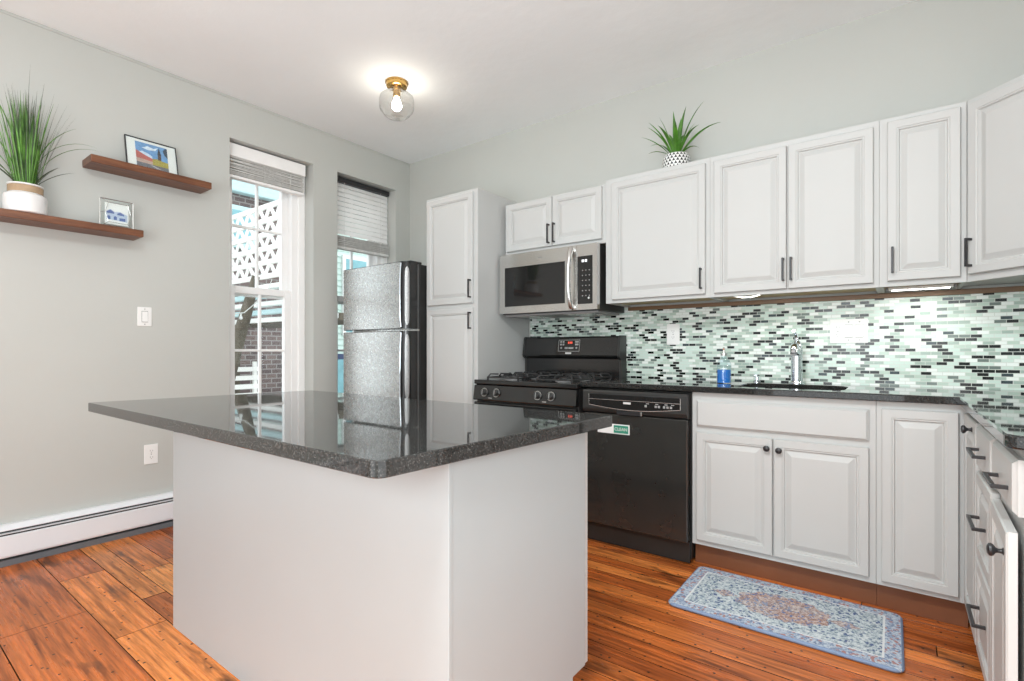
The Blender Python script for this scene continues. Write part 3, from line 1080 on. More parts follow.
t = base_cab('sink_cabinet', 'white two-door sink base cabinet with a blank drawer front above the mat', 2.818, 3.584)
slab_front(t, 0.024, 0.742, 0.712, 0.845, 'false_drawer_front')
d = door(t, 0.024, 0.373, 0.140, 0.683)
knob(d, 0.352, 0.640, -0.020)
d = door(t, 0.379, 0.742, 0.140, 0.683)
knob(d, 0.403, 0.636, -0.020)
t = base_cab('corner_base_cabinet', 'white single-door base cabinet in the corner right of the sink doors', 3.585, 3.8785)
door(t, 0.018, 0.262, 0.135, 0.853)

# ---- base cabinets, right run (facing left)
XF = 3.880


def right_cab(name, label, ya, yb):
    """yb < ya: run goes toward the camera; local x runs from the far end to the near end"""
    return base_cab(name, label, 0, ya - yb, loc=(XF, ya, 0), rz=-PI / 2, depth=0.60)


t = right_cab('base_cabinet', 'slim white base cabinet with a high black knob, farthest in the right-hand run', -0.634, -1.030)
d = door(t, 0.024, 0.386, 0.135, 0.858, fr=0.05)
knob(d, 0.295, 0.826, -0.020)
t = right_cab('drawer_cabinet', 'white base cabinet with three stacked drawers and black bar pulls', -1.031, -1.378)
d = slab_front(t, 0.010, 0.337, 0.722, 0.858, 'drawer')
bar_pull(d, 0.160, 0.787, -0.020, 0.165, False)
for (za, zb, hz) in ((0.442, 0.708, 0.577), (0.135, 0.428, 0.297)):
    d = door(t, 0.010, 0.337, za, zb, name='drawer')
    bar_pull(d, 0.160, hz, -0.020, 0.155, False)
t = right_cab('base_cabinet', 'white base cabinet nearest the camera with its lower door slightly ajar', -1.379, -1.730)
d = slab_front(t, 0.012, 0.336, 0.735, 0.858, 'drawer')
bar_pull(d, 0.205, 0.785, -0.020, 0.155, False)
# ajar door, hinged on its far edge
dm = MB().panel(0.0, 0.328, 0.130, 0.700, door_rings(0.0, 0.019, 0.05), 0.0)
dm.bm.transform(Matrix.Translation((0.012, -0.003, 0)) @ Matrix.Rotation(math.radians(-1.6), 4, 'Z'))
d = dm.build('door', 'white', t, local=True)
kn = knob(d, 0.300, 0.645, -0.029)

# ---- countertop of the two runs, one L-shaped slab with the sink cut-out
CE, RE, YE = -0.645, 3.845, -1.752
r = 0.035
out = [(2.193, -0.010), (2.193, CE), (RE, CE), (RE, YE + r)]
for i in range(1, 7):
    a = PI + PI / 2 * i / 6
    out.append((RE + r + r * math.cos(a), YE + r + r * math.sin(a)))
out += [(XR - 0.010, YE), (XR - 0.010, -0.010)]
sinkhole = rrect(3.00, 3.46, -0.545, -0.185, 0.07)
co = MB().slab(out, 0.885, 0.915, [sinkhole], 0.004).build('countertop', 'granite')
tag(co, 'black polished granite L-shaped countertop under the mosaic wall', 'countertop')

# undermount sink
t = thing('sink', 'dark undermount kitchen sink set in the black counter', 'sink', (3.23, -0.365, 0.70))
b = MB()
o1 = rrect(2.995, 3.465, -0.55, -0.18, 0.075)
o2 = rrect(3.005, 3.455, -0.54, -0.19, 0.07)
o3 = rrect(3.03, 3.43, -0.515, -0.215, 0.06)
rim = rrect(2.98, 3.48, -0.565, -0.165, 0.08)
b2 = bmesh.new()
rg = []
for poly, z in ((rim, 0.884), (o1, 0.884), (o2, 0.86), (o3, 0.715), (rrect(3.10, 3.36, -0.45, -0.28, 0.06), 0.70)):
    rg.append([b2.verts.new((p[0], p[1], z)) for p in poly])
for a, c in zip(rg, rg[1:]):
    n = len(a)
    for k in range(n):
        b2.faces.new((a[k], a[(k + 1) % n], c[(k + 1) % n], c[k]))
b2.faces.new(rg[-1])
bmesh.ops.recalc_face_normals(b2, faces=b2.faces)
b._merge(b2)
b.build('basin', 'sink', t, smooth=40)
MB().lathe([(0.042, 0.7005), (0.042, 0.703), (0.03, 0.704), (0.0, 0.701)], (3.23, -0.365, 0)).build('drain', 'chrome', t, smooth=40)

# faucet
fx, fy = 3.217, -0.105
t = thing('faucet', 'chrome single-lever kitchen faucet behind the sink', 'faucet', (fx, fy, 0.915))
MB().lathe([(0.036, 0.9155), (0.036, 0.922), (0.032, 0.927), (0.0, 0.927)], (fx, fy, 0)).build('base_flange', 'chrome', t, smooth=40)
MB().lathe([(0.029, 0.926), (0.028, 0.99), (0.0275, 1.06), (0.028, 1.095), (0.027, 1.118), (0.022, 1.137), (0.012, 1.147), (0, 1.149)], (fx, fy, 0), n=36).build('body', 'chrome', t, smooth=50)
pts = [(fx, fy - 0.012, 1.085), (fx + 0.004, fy - 0.06, 1.108), (fx + 0.008, fy - 0.11, 1.118), (fx + 0.012, fy - 0.155, 1.112), (fx + 0.014, fy - 0.185, 1.094), (fx + 0.015, fy - 0.192, 1.078)]
sp = MB().tube(pts, 0.02, 16, radii=[0.024, 0.023, 0.021, 0.020, 0.019, 0.0175]).build('spout', 'chrome', t, smooth=40)
MB().lathe([(0.0145, 1.066), (0.0155, 1.079)], (fx + 0.015, fy - 0.192, 0)).build('aerator', 'grey', sp)
MB().tube([(fx, fy, 1.14), (fx - 0.002, fy + 0.004, 1.165), (fx - 0.005, fy - 0.008, 1.185), (fx - 0.009, fy - 0.040, 1.200)], 0.009, 12, radii=[0.013, 0.010, 0.0085, 0.007]).build('lever', 'chrome', t, smooth=40)
# small soap pump collar beside the faucet
t = thing('soap_pump', 'small low chrome pump head on the counter left of the faucet', 'soap pump', (3.02, -0.115, 0.915))
MB().lathe([(0.018, 0.9155), (0.018, 0.925), (0.010, 0.928), (0.009, 0.95)], (3.02, -0.115, 0)).build('collar', 'chrome', t, smooth=40)
MB().box(3.008, 3.032, -0.150, -0.103, 0.948, 0.962, 0.004).build('nozzle', 'chrome', t)

# soap bottle
bx, by, bz = 2.891, -0.30, 0.9155
t = thing('soap_bottle', 'clear glass soap bottle half full of bright blue liquid on the counter', 'bottle', (bx, by, bz))
MB().lathe([(0.034, 0), (0.038, 0.004), (0.038, 0.085), (0.036, 0.108), (0.026, 0.128), (0.015, 0.137), (0.014, 0.152), (0.016, 0.153)], (bx, by, bz), n=36, cap=False).build('glass_body', 'bottleglass', t, smooth=40)
MB().lathe([(0.0345, 0.003), (0.0345, 0.074), (0.0, 0.0745)], (bx, by, bz), n=32).build('liquid', 'blue', t, smooth=40)
p = MB().lathe([(0.0175, 0.150), (0.0175, 0.164), (0.007, 0.166), (0.0055, 0.190), (0.0, 0.190)], (bx, by, bz), n=24).build('pump', 'steel', t, smooth=40)
MB().tube([(bx, by, bz + 0.188), (bx + 0.004, by - 0.018, bz + 0.192), (bx + 0.010, by - 0.045, bz + 0.186)], 0.0055, 10).build('spout', 'steel', p, smooth=40)

# ------------------------------------------------------------------ range
x0, x1 = 1.402, 2.182
t = thing('gas_range', 'black four-burner gas range with raised control backguard under the microwave', 'stove', ((x0 + x1) / 2, -0.35, 0))
MB().box(x0, x1, -0.655, -0.02, 0.03, 0.872, 0.003).build('body', 'blacksatin', t)
for xx in (x0 + 0.05, x1 - 0.05):
    for yy in (-0.60, -0.08):
        MB().lathe([(0.02, 0.0005), (0.015, 0.03)], (xx, yy, 0), n=14).build('foot', 'blacksatin', t)
# cooktop with a raised rim
MB().box(x0 - 0.004, x1 + 0.001, -0.682, -0.03, 0.8725, 0.902, 0.006, 3).build('cooktop', 'black', t)
# control panel and knobs
cp = MB().prism([(-0.655, 0.768), (-0.688, 0.768), (-0.694, 0.775), (-0.680, 0.866), (-0.655, 0.8715)], 'x', x0, x1).build('control_panel', 'black', t)
for kx in (1.497, 1.597, 1.917, 2.013):
    T = Matrix.Translation((kx, -0.688, 0.822)) @ Matrix.Rotation(math.radians(-8.7), 4, 'X')
    k = MB().lathe([(0.027, 0), (0.027, 0.005), (0.0215, 0.008), (0.0195, 0.024), (0.016, 0.027), (0, 0.027)], (0, 0, 0), 'y', 24, mat=T).build('knob', 'blacksatin', t, smooth=40)
    MB().lathe([(0.0275, 0.0051), (0.0275, 0.0066), (0.0235, 0.0068)], (0, 0, 0), 'y', 28, mat=T).build('highlight_ring', 'steel', k, smooth=40)  # steel ring added to imitate the bright highlight on the knob rim
    MB().box(-0.003, 0.003, -0.0285, -0.026, -0.016, 0.016, 0.001, mat=T).build('pointer', 'greyprint', k)
for kx in (1.547, 1.965):
    MB().box(kx - 0.014, kx + 0.014, -0.6935, -0.6915, 0.785, 0.788).build('marking', 'print', cp)
# oven door with handle and window
od = MB().box(x0 + 0.003, x1 - 0.003, -0.690, -0.656, 0.205, 0.758, 0.006, 3).build('oven_door', 'black', t)
MB().box(x0 + 0.12, x1 - 0.12, -0.6915, -0.689, 0.33, 0.60, 0.0008).build('window', 'blackgloss', od)
hd = MB()
hd.tube([(x0 + 0.03, -0.688, 0.725), (x0 + 0.03, -0.735, 0.728)], 0.011, 12)
hd.tube([(x1 - 0.03, -0.688, 0.725), (x1 - 0.03, -0.735, 0.728)], 0.011, 12)
hd.tube([(x0 + 0.012 + (x1 - x0 - 0.024) * i / 8, -0.738 - 0.006 * math.sin(PI * i / 8), 0.728) for i in range(9)], 0.0155, 14)
hd.build('handle', 'black', od, smooth=40)
MB().box(x0 + 0.003, x1 - 0.003, -0.685, -0.656, 0.045, 0.195, 0.006, 3).build('storage_drawer', 'black', t)
# burners and grates
for i, gx in enumerate((1.60, 1.995)):
    for by_ in (-0.51, -0.235):
        bn = MB().lathe([(0.055, 0.9015), (0.055, 0.906), (0.042, 0.908), (0.040, 0.916), (0.0, 0.916)], (gx, by_, 0), n=28).build('burner', 'grey', t, smooth=40)
        MB().lathe([(0.030, 0.9162), (0.032, 0.919), (0.030, 0.924), (0.0, 0.925)], (gx, by_, 0), n=24).build('burner_cap', 'iron', bn, smooth=40)
    for by_ in (-0.51, -0.235):
        g = MB()
        zt = 0.938
        hw, hd_ = 0.125, 0.118
        w = 0.0055
        for sx in (-1, 1):
            g.box(gx + sx * hw - w, gx + sx * hw + w, by_ - hd_, by_ + hd_, 0.912, 0.922, 0.001)
            for sy in (-1, 1):
                g.box(gx + sx * hw - w, gx + sx * hw + w, by_ + sy * hd_ - w, by_ + sy * hd_ + w, 0.9015, 0.922, 0.001)
        for sy in (-1, 1):
            g.box(gx - hw, gx + hw, by_ + sy * hd_ - w, by_ + sy * hd_ + w, 0.912, 0.922, 0.001)
        # fingers rising to the pan plane
        for (ux, uy, ln) in ((1, 0, hw), (-1, 0, hw), (0, 1, hd_), (0, -1, hd_)):
            pts = [(gx + ux * ln, by_ + uy * ln, 0.918), (gx + ux * (ln - 0.018), by_ + uy * (ln - 0.018), zt), (gx + ux * 0.028, by_ + uy * 0.028, zt), (gx + ux * 0.018, by_ + uy * 0.018, zt - 0.006)]
            g.tube(pts, 0.0055, 8)
        for sx in (-1, 1):
            for sy in (-1, 1):
                pts = [(gx + sx * hw, by_ + sy * hd_, 0.918), (gx + sx * (hw - 0.012), by_ + sy * (hd_ - 0.012), zt), (gx + sx * (hw - 0.050), by_ + sy * (hd_ - 0.050), zt)]
                g.tube(pts, 0.005, 8)
        g.build('grate', 'iron', t)
# backguard
bg = MB().prism([(-0.020, 0.9), (-0.092, 0.9), (-0.092, 1.035), (-0.122, 1.052), (-0.126, 1.062), (-0.108, 1.182), (-0.098, 1.192), (-0.020, 1.192)], 'x', x0 + 0.002, x1 - 0.004).build('backguard', 'black', t)
for sx in (x0 - 0.004, x1 - 0.012):
    MB().prism([(-0.018, 0.9), (-0.096, 0.9), (-0.096, 1.03), (-0.128, 1.05), (-0.131, 1.062), (-0.111, 1.187), (-0.100, 1.196), (-0.018, 1.196)], 'x', sx, sx + 0.016).build('end_cap', 'blacksatin', bg)


def on_bg(px, pz):      # point on the sloped face of the backguard
    f = (pz - 1.062) / (1.182 - 1.062)
    return -0.126 + f * 0.018 - 0.0007


TB = math.atan2(0.018, 0.120)


def bg_box(xa, xb, za, zb, nm, mat, par, th=0.0008):
    zc = (za + zb) / 2
    T = Matrix.Translation(((xa + xb) / 2, on_bg(0, zc), zc)) @ Matrix.Rotation(-TB, 4, 'X')
    return MB().box(-(xb - xa) / 2, (xb - xa) / 2, -th, th, -(zb - za) / 2, (zb - za) / 2, mat=T).build(nm, mat, par)


pan = MB()
OX = -0.028
cx0, cx1, cz0, cz1 = 1.735 + OX, 1.909 + OX, 1.088, 1.170
for a in ((cx0, cx1, cz0, cz0 + 0.003), (cx0, cx1, cz1 - 0.003, cz1), (cx0, cx0 + 0.003, cz0, cz1), (cx1 - 0.003, cx1, cz0, cz1)):
    zc = (a[2] + a[3]) / 2
    T = Matrix.Translation(((a[0] + a[1]) / 2, on_bg(0, zc), zc)) @ Matrix.Rotation(-TB, 4, 'X')
    pan.box(-(a[1] - a[0]) / 2, (a[1] - a[0]) / 2, -0.0007, 0.0007, -(a[3] - a[2]) / 2, (a[3] - a[2]) / 2, mat=T)
po = pan.build('control_outline', 'greyprint', bg)
disp = bg_box(1.805 + OX, 1.858 + OX, 1.135, 1.164, 'display', 'blackgloss', bg)
for k, dx in enumerate((-0.013, 0.0, 0.013)):
    bg_box(1.8315 + OX + dx - 0.0045, 1.8315 + OX + dx + 0.0045, 1.142, 1.157, 'digit', 'red_led', bg, 0.0014)
for (bx_, bz_) in ((1.756, 1.156), (1.776, 1.156), (1.756, 1.137), (1.776, 1.137), (1.760, 1.113), (1.878, 1.156), (1.892, 1.156), (1.878, 1.137), (1.892, 1.137), (1.884, 1.113),
                   (1.795, 1.112), (1.807, 1.112), (1.826, 1.112), (1.839, 1.112), (1.852, 1.112)):
    bg_box(bx_ + OX - 0.0065, bx_ + OX + 0.0065, bz_ - 0.006, bz_ + 0.006, 'button', 'greyprint', bg)
bg_box(1.797 + OX, 1.845 + OX, 1.070, 1.081, 'emblem', 'print', bg)

# ------------------------------------------------------------------ microwave
x0, x1 = 1.399, 2.170
z0, z1 = 1.352, 1.764
t = thing('microwave', 'stainless over-the-range microwave with black glass door below the short cabinet', 'microwave', ((x0 + x1) / 2, -0.2, z0))
MB().box(x0 + 0.002, x1 - 0.002, -0.372, -0.010, z0 - 0.004, z1, 0.002).build('body', 'blacksatin', t)
FY = -0.408
xd = 2.020
# stainless face: door frame with an opening, and the control side
dr = MB()
for a in ((x0, 1.446, z0, z1), (1.938, xd, z0, z1), (1.446, 1.938, 1.672, z1), (1.446, 1.938, z0, 1.400)):
    dr.box(a[0], a[1], FY, -0.373, a[2], a[3])
dr = dr.build('door', 'steel', t)
MB().box(1.4462, 1.9378, FY + 0.003, -0.375, 1.4002, 1.6718).build('window', 'blackgloss', dr)
sd = MB()
for a in ((xd + 0.002, 2.030, z0, z1), (2.138, x1, z0, z1), (2.030, 2.138, 1.690, z1), (2.030, 2.138, z0, 1.388)):
    sd.box(a[0], a[1], FY, -0.373, a[2], a[3])
sd = sd.build('control_frame', 'steel', t)
cpn = MB().box(2.0302, 2.1378, FY + 0.002, -0.374, 1.3882, 1.6898).build('control_panel', 'blackgloss', t)
for dx in (-0.010, 0.012):
    MB().box(2.078 + dx - 0.0075, 2.078 + dx + 0.0075, FY + 0.0008, FY + 0.0022, 1.652, 1.668).build('digit', 'white_led', cpn)
for r_ in range(6):
    for c_ in range(3):
        cxk, czk = 2.066 + c_ * 0.024, 1.440 + r_ * 0.032
        MB().lathe([(0.0035, -0.001), (0.0035, 0.0012)], (cxk, FY + 0.002, czk), 'y', 12).build('button', 'greyprint', cpn)
MB().lathe([(0.0065, -0.001), (0.0065, 0.0015)], (2.110, FY + 0.002, 1.425), 'y', 16).build('start_button', 'print', cpn)
# bowed vertical handle
hp = []
for i in range(13):
    a = i / 12
    hp.append((1.992, FY - 0.012 - 0.040 * math.sin(PI * a) ** 0.6, 1.366 + (1.742 - 1.366) * a))
h = MB().tube(hp, 0.015, 14, radii=[0.017] * 2 + [0.0145] * 9 + [0.017] * 2)
h.lathe([(0.019, 0.0), (0.017, 0.016)], (1.992, FY, 1.372), 'y', 16).lathe([(0.019, 0.0), (0.017, 0.016)], (1.992, FY, 1.736), 'y', 16)
h.build('handle', 'steel', dr, smooth=50)
MB().box(1.728, 1.758, FY - 0.0006, FY + 0.001, 1.7155, 1.7195).build('emblem', 'grey', dr)
MB().box(2.1655, 2.1668, -0.36, -0.335, 1.690, 1.712).build('sticker', 'print', t)
vt = MB().box(x0 + 0.02, x1 - 0.02, -0.36, -0.05, z0 - 0.018, z0 - 0.0045, 0.003).build('vent_underside', 'grey', t)
for k in range(2):
    MB().box(x0 + 0.08 + k * 0.42, x0 + 0.28 + k * 0.42, -0.34, -0.12, z0 - 0.0205, z0 - 0.0182).build('grease_filter', 'steel', vt)

# ------------------------------------------------------------------ dishwasher
x0, x1 = 2.207, 2.811
t = thing('dishwasher', 'black dishwasher between the range and the sink cabinet', 'dishwasher', ((x0 + x1) / 2, -0.3, 0))
MB().box(x0, x1, -0.600, -0.03, 0.02, 0.878, 0.002).build('body', 'blacksatin', t)
dd = MB().box(x0 + 0.004, x1 - 0.004, -0.648, -0.601, 0.115, 0.742, 0.007, 3).build('door', 'dwdoor', t)
cp = MB()
cp.prism([(-0.601, 0.744), (-0.640, 0.744), (-0.655, 0.752), (-0.662, 0.770), (-0.660, 0.862), (-0.652, 0.872), (-0.601, 0.874)], 'x', x0 + 0.004, x1 - 0.004)
cp = cp.build('control_panel', 'blacksatin', t)
# curved glossy fascia with chrome edging
prof = []
for i in range(17):
    a = i / 16
    prof.append((2.252 + 0.522 * a, 0.790 - 0.020 * math.sin(PI * a)))
top = [(2.774, 0.850), (2.252, 0.850)]
MB().prism(prof + top, 'y', -0.6635, -0.6605).build('fascia', 'blackgloss', cp)
e = MB().tube([(p[0], -0.664, p[1]) for p in prof], 0.0018, 8)
e.tube([(2.252, -0.664, 0.822), (2.774, -0.664, 0.822)], 0.0013, 8)
e.tube([(2.774, -0.664, 0.790), (2.774, -0.664, 0.850)], 0.0015, 8)
e.tube([(2.252, -0.664, 0.790), (2.252, -0.664, 0.850)], 0.0015, 8)
e.build('chrome_edging', 'steel', cp)
MB().box(2.462, 2.505, -0.6645, -0.663, 0.803, 0.814).build('emblem', 'print', cp)
for bx_ in (2.59, 2.645, 2.662, 2.69, 2.708, 2.726):
    MB().box(bx_ - 0.006, bx_ + 0.006, -0.6648, -0.663, 0.794, 0.806, 0.0005).build('button', 'greyprint', cp)
for bx_ in (2.60, 2.65, 2.70, 2.735):
    MB().box(bx_ - 0.008, bx_ + 0.008, -0.6645, -0.663, 0.811, 0.815).build('marking', 'greyprint', cp)
MB().prism([(-0.667, 0.744), (-0.667, 0.764), (-0.655, 0.766), (-0.648, 0.744)], 'x', 2.425, 2.560).build('latch', 'blackmetal', cp)
MB().box(2.561, 2.570, -0.6675, -0.655, 0.744, 0.764, 0.001).build('latch_end', 'steel', cp)
MB().box(x0 + 0.004, x1 - 0.004, -0.615, -0.601, 0.005, 0.108, 0.002).build('toe_panel', 'blacksatin', t)
for xx in (x0 + 0.05, x1 - 0.05):
    MB().lathe([(0.018, 0.0005), (0.012, 0.02)], (xx, -0.55, 0), n=14).build('foot', 'blacksatin', t)

# clean/dirty magnet on the dishwasher
t = thing('dishwasher_magnet', 'white magnet with a green CLEAN tab stuck on the dishwasher door', 'magnet', (2.398, -0.649, 0.66))
MB().box(2.300, 2.493, -0.6515, -0.6485, 0.634, 0.688, 0.001).build('plate', 'plastic', t)
s = MB().box(2.400, 2.486, -0.6530, -0.6517, 0.640, 0.682, 0.0005).build('slider', 'magnet_green', t)
text_mesh('CLEAN', 0.0245, 'lettering', 'print', s, (2.443, -0.6536, 0.661), 0.0, 0.0004)

# ------------------------------------------------------------------ refrigerator
x0, x1 = 0.125, 0.862
t = thing('refrigerator', 'silver fronted top-freezer refrigerator with black sides in the corner by the window', 'refrigerator', ((x0 + x1) / 2, -0.4, 0))
MB().box(x0 + 0.002, x1 - 0.002, -0.672, -0.06, 0.03, 1.725, 0.004).build('body', 'blacksatin', t)
for xx in (x0 + 0.06, x1 - 0.06):
    for yy in (-0.62, -0.12):
        MB().lathe([(0.022, 0.0005), (0.016, 0.03)], (xx, yy, 0), n=14).build('foot', 'blacksatin', t)
YD = -0.805


def fridge_door(nm, za, zb, grip):
    # black door shell, rounded at the handle edge
    rad = 0.06
    out = [(x0, -0.690)]
    arc = []
    for i in range(9):
        a = -PI / 2 + PI / 2 * i / 8
        arc.append((x1 - rad + rad * math.cos(a), YD + 0.004 + rad + rad * math.sin(a)))
    out = [(x0, -0.690), (x0, YD + 0.004)] + arc + [(x1, -0.690)]
    shell = MB().prism(out, 'z', za, zb).build(nm, 'black', t, smooth=35)
    f = MB().box(x0 + 0.001, x1 - rad + 0.004, YD, YD + 0.003, za + 0.004, zb - 0.004, 0.0012).build('front_panel', 'fridge', shell)
    # bright edge strip that bows into the grip
    pts = []
    for i in range(13):
        a = i / 12
        bow = 0.012 * (1 - (2 * a - 1) ** 4)
        pts.append((x1 - rad + 0.012 - bow * 0.6, YD - 0.001 - bow * 0.3, za + 0.012 + (zb - za - 0.024) * a))
    MB().tube(pts, 0.0065, 10).build('edge_strip', 'chrome', shell, smooth=40)
    # oval textured grip inlay on the rounded corner
    g = MB()
    g0, g1 = grip
    n = 24
    th0, th1 = -PI / 2 + 0.62, -0.42
    bmg = g.bm
    rows_ = []
    for i in range(n + 1):
        a = i / n
        zz = g0 + (g1 - g0) * a
        e_ = min(1.0, math.sqrt(max(0.0, 1 - (abs(2 * a - 1) ** 8))))
        mid, half = (th0 + th1) / 2, (th1 - th0) / 2 * e_
        row_ = []
        for j in range(9):
            th = mid + half * (2 * j / 8 - 1)
            rr = rad + 0.003
            row_.append(bmg.verts.new((x1 - rad + rr * math.cos(th), YD + 0.004 + rad + rr * math.sin(th), zz)))
        rows_.append(row_)
    for a, c in zip(rows_, rows_[1:]):
        for j in range(8):
            bmg.faces.new((a[j], a[j + 1], c[j + 1], c[j]))
    ret = bmesh.ops.extrude_face_region(bmg, geom=list(bmg.faces))
    for v in ret['geom']:
        if isinstance(v, bmesh.types.BMVert):
            v.co.x += 0.0015
            v.co.y -= 0.0015
    bmesh.ops.recalc_face_normals(bmg, faces=bmg.faces)
    g.build('grip', 'grip', shell, smooth=40)


fridge_door('freezer_door', 1.252, 1.735, (1.275, 1.700))
fridge_door('fridge_door', 0.075, 1.236, (0.745, 1.215))
MB().box(x0 + 0.01, x1 - 0.01, -0.688, -0.674, 0.07, 1.725).build('door_gasket', 'grey', t)
MB().box(x0 + 0.004, x1 - 0.004, -0.70, -0.66, 1.2375, 1.2505).build('mullion', 'steel', t)
MB().box(x0 + 0.01, x1 - 0.01, -0.675, -0.645, 0.005, 0.068).build('toe_grille', 'blacksatin', t)
MB().box(x1 - 0.10, x1 - 0.01, -0.75, -0.64, 1.7252, 1.745, 0.005).build('hinge_cover', 'blacksatin', t)

# ------------------------------------------------------------------ island
ix0, ix1, iy0, iy1 = 1.366, 2.876, -2.446, -1.836
t = thing('island_cabinet', 'white panelled kitchen island base in the middle of the floor', 'cabinet', ((ix0 + ix1) / 2, (iy0 + iy1) / 2, 0))
# end panels notched for the toe kick at the working side
ep = [(iy0 + 0.010, 0.0005), (iy1 - 0.075, 0.0005), (iy1 - 0.075, 0.108), (iy1, 0.108), (iy1, 0.853), (iy0 + 0.010, 0.853)]
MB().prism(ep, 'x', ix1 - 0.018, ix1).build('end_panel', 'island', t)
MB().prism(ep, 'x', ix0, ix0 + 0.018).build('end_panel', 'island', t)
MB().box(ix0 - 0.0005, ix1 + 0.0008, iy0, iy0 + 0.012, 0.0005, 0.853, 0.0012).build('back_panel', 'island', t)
MB().box(ix0 + 0.019, ix1 - 0.019, iy0 + 0.013, iy1 - 0.019, 0.11, 0.852).build('carcass', 'white', t)
MB().box(ix0 + 0.019, ix1 - 0.019, iy1 - 0.092, iy1 - 0.076, 0.0005, 0.109).build('toe_kick', 'toekick', t)
MB().box(ix0 + 0.019, ix1 - 0.019, iy1 - 0.018, iy1 - 0.0005, 0.11, 0.853).build('face_frame', 'white', t)
dw = (ix1 - ix0 - 0.008) / 4
for k in range(4):
    xa = ix0 + 0.001 + k * (dw + 0.002)
    dm = MB().panel(-dw / 2, dw / 2, 0.112, 0.847, door_rings(0.0), 0.0)
    dm.bm.transform(Matrix.Translation((xa + dw / 2, iy1 + 0.003, 0)) @ Matrix.Rotation(PI, 4, 'Z'))
    d = dm.build('door', 'white', t)
    T = Matrix.Translation((xa + dw / 2, iy1 + 0.022, 0)) @ Matrix.Rotation(PI, 4, 'Z')
    s_ = 1 if k % 2 else -1
    kb = MB().lathe([(0.0085, -0.001), (0.0055, 0.004), (0.0045, 0.010), (0.0125, 0.018), (0.0145, 0.022), (0.008, 0.029), (0.0, 0.030)], (s_ * (dw / 2 - 0.025), 0, 0.79), 'y', 18, mat=T)
    kb.build('knob', 'blackmetal', d, smooth=40)

q = [Vector((1.100, -2.652)), Vector((2.890, -2.650)), Vector((2.937, -1.765)), Vector((1.238, -1.765))]


def rounded(q, radii, n=6):
    out = []
    for i in range(len(q)):
        p, a, c = q[i], q[i - 1], q[(i + 1) % len(q)]
        r_ = radii[i]
        e1, e2 = (a - p).normalized(), (c - p).normalized()
        P0, P1 = p + e1 * r_, p + e2 * r_
        for k in range(n + 1):
            u = k / n
            out.append(tuple((P0 * (1 - u) ** 2 + p * 2 * u * (1 - u) + P1 * u * u)))
    return out


it = MB().slab(rounded(q, (0.012, 0.03, 0.008, 0.012)), 0.8538, 0.8890, (), 0.0022).build('island_countertop', 'granite2', loc=(1.97, -2.2, 0.854))
tag(it, 'polished dark granite countertop overhanging the white island base', 'countertop')

# ------------------------------------------------------------------ kitchen mat
mw, mdp = 0.815, 0.470
M['mat'] = mat_mat(mw, mdp)
mm = MB().slab(rrect(-mw / 2, mw / 2, -mdp / 2, mdp / 2, 0.035), 0.0008, 0.0165, (), 0.006)
mt = mm.build('kitchen_mat', 'mat')
mt.location = (3.268, -0.862, 0)
mt.rotation_euler = (0, 0, math.radians(0.6))
tag(mt, 'blue oriental-print cushioned mat on the floor before the sink cabinet', 'mat')

# ------------------------------------------------------------------ ceiling light
lx, ly = 1.050, -1.045
t = thing('ceiling_light', 'brass flush ceiling light with a clear glass globe, switched on', 'ceiling light', (lx, ly, H))
MB().lathe([(0.060, H - 0.034), (0.066, H - 0.030), (0.068, H - 0.012), (0.072, H - 0.010), (0.072, H - 0.0005)], (lx, ly, 0), n=40).build('canopy', 'brass', t, smooth=40)
MB().lathe([(0.021, H - 0.098), (0.024, H - 0.09), (0.024, H - 0.06), (0.030, H - 0.055), (0.030, H - 0.034)], (lx, ly, 0), n=28).build('socket', 'brass', t, smooth=40)
MB().lathe([(0.0, H - 0.236), (0.030, H - 0.235), (0.060, H - 0.228), (0.082, H - 0.213), (0.090, H - 0.197), (0.104, H - 0.186), (0.111, H - 0.168), (0.112, H - 0.120), (0.108, H - 0.098), (0.094, H - 0.083), (0.062, H - 0.074), (0.040, H - 0.066), (0.040, H - 0.036)],
           (lx, ly, 0), n=48, cap=False).build('glass_globe', 'clear', t, smooth=60)
MB().lathe([(0.0, H - 0.185), (0.018, H - 0.181), (0.030, H - 0.165), (0.032, H - 0.150), (0.026, H - 0.128), (0.016, H - 0.108), (0.014, H - 0.098)], (lx, ly, 0), n=28).build('bulb', 'bulb', t, smooth=60)


# ------------------------------------------------------------------ under-cabinet lights
def led_bar(label, xa, xb, y, z, energy, h=0.014):
    t = thing('cabinet_light', label, 'cabinet light', ((xa + xb) / 2, y, z))
    MB().box(xa, xb, y - 0.022, y + 0.022, z - h, z, 0.002).build('housing', 'plastic', t)
    MB().box(xa + 0.012, xb - 0.012, y - 0.016, y + 0.016, z - h - 0.002, z - h - 0.0002, 0.0006).build('lens', 'led', t)
    for xx in (xa - 0.012, xb + 0.002):
        MB().box(xx, xx + 0.010, y - 0.015, y + 0.015, z - h, z, 0.002).build('end_clip', 'grey', t)
    a = area_light('cabinet_light_lamp', ((xa + xb) / 2, y, z - h - 0.004), ((xa + xb) / 2, y, 0), (xb - xa) - 0.03, 0.03, energy, (0.95, 1.0, 0.97))
    a.parent = t
    a.location = Vector(a.location) - Vector(t.location)
    return t


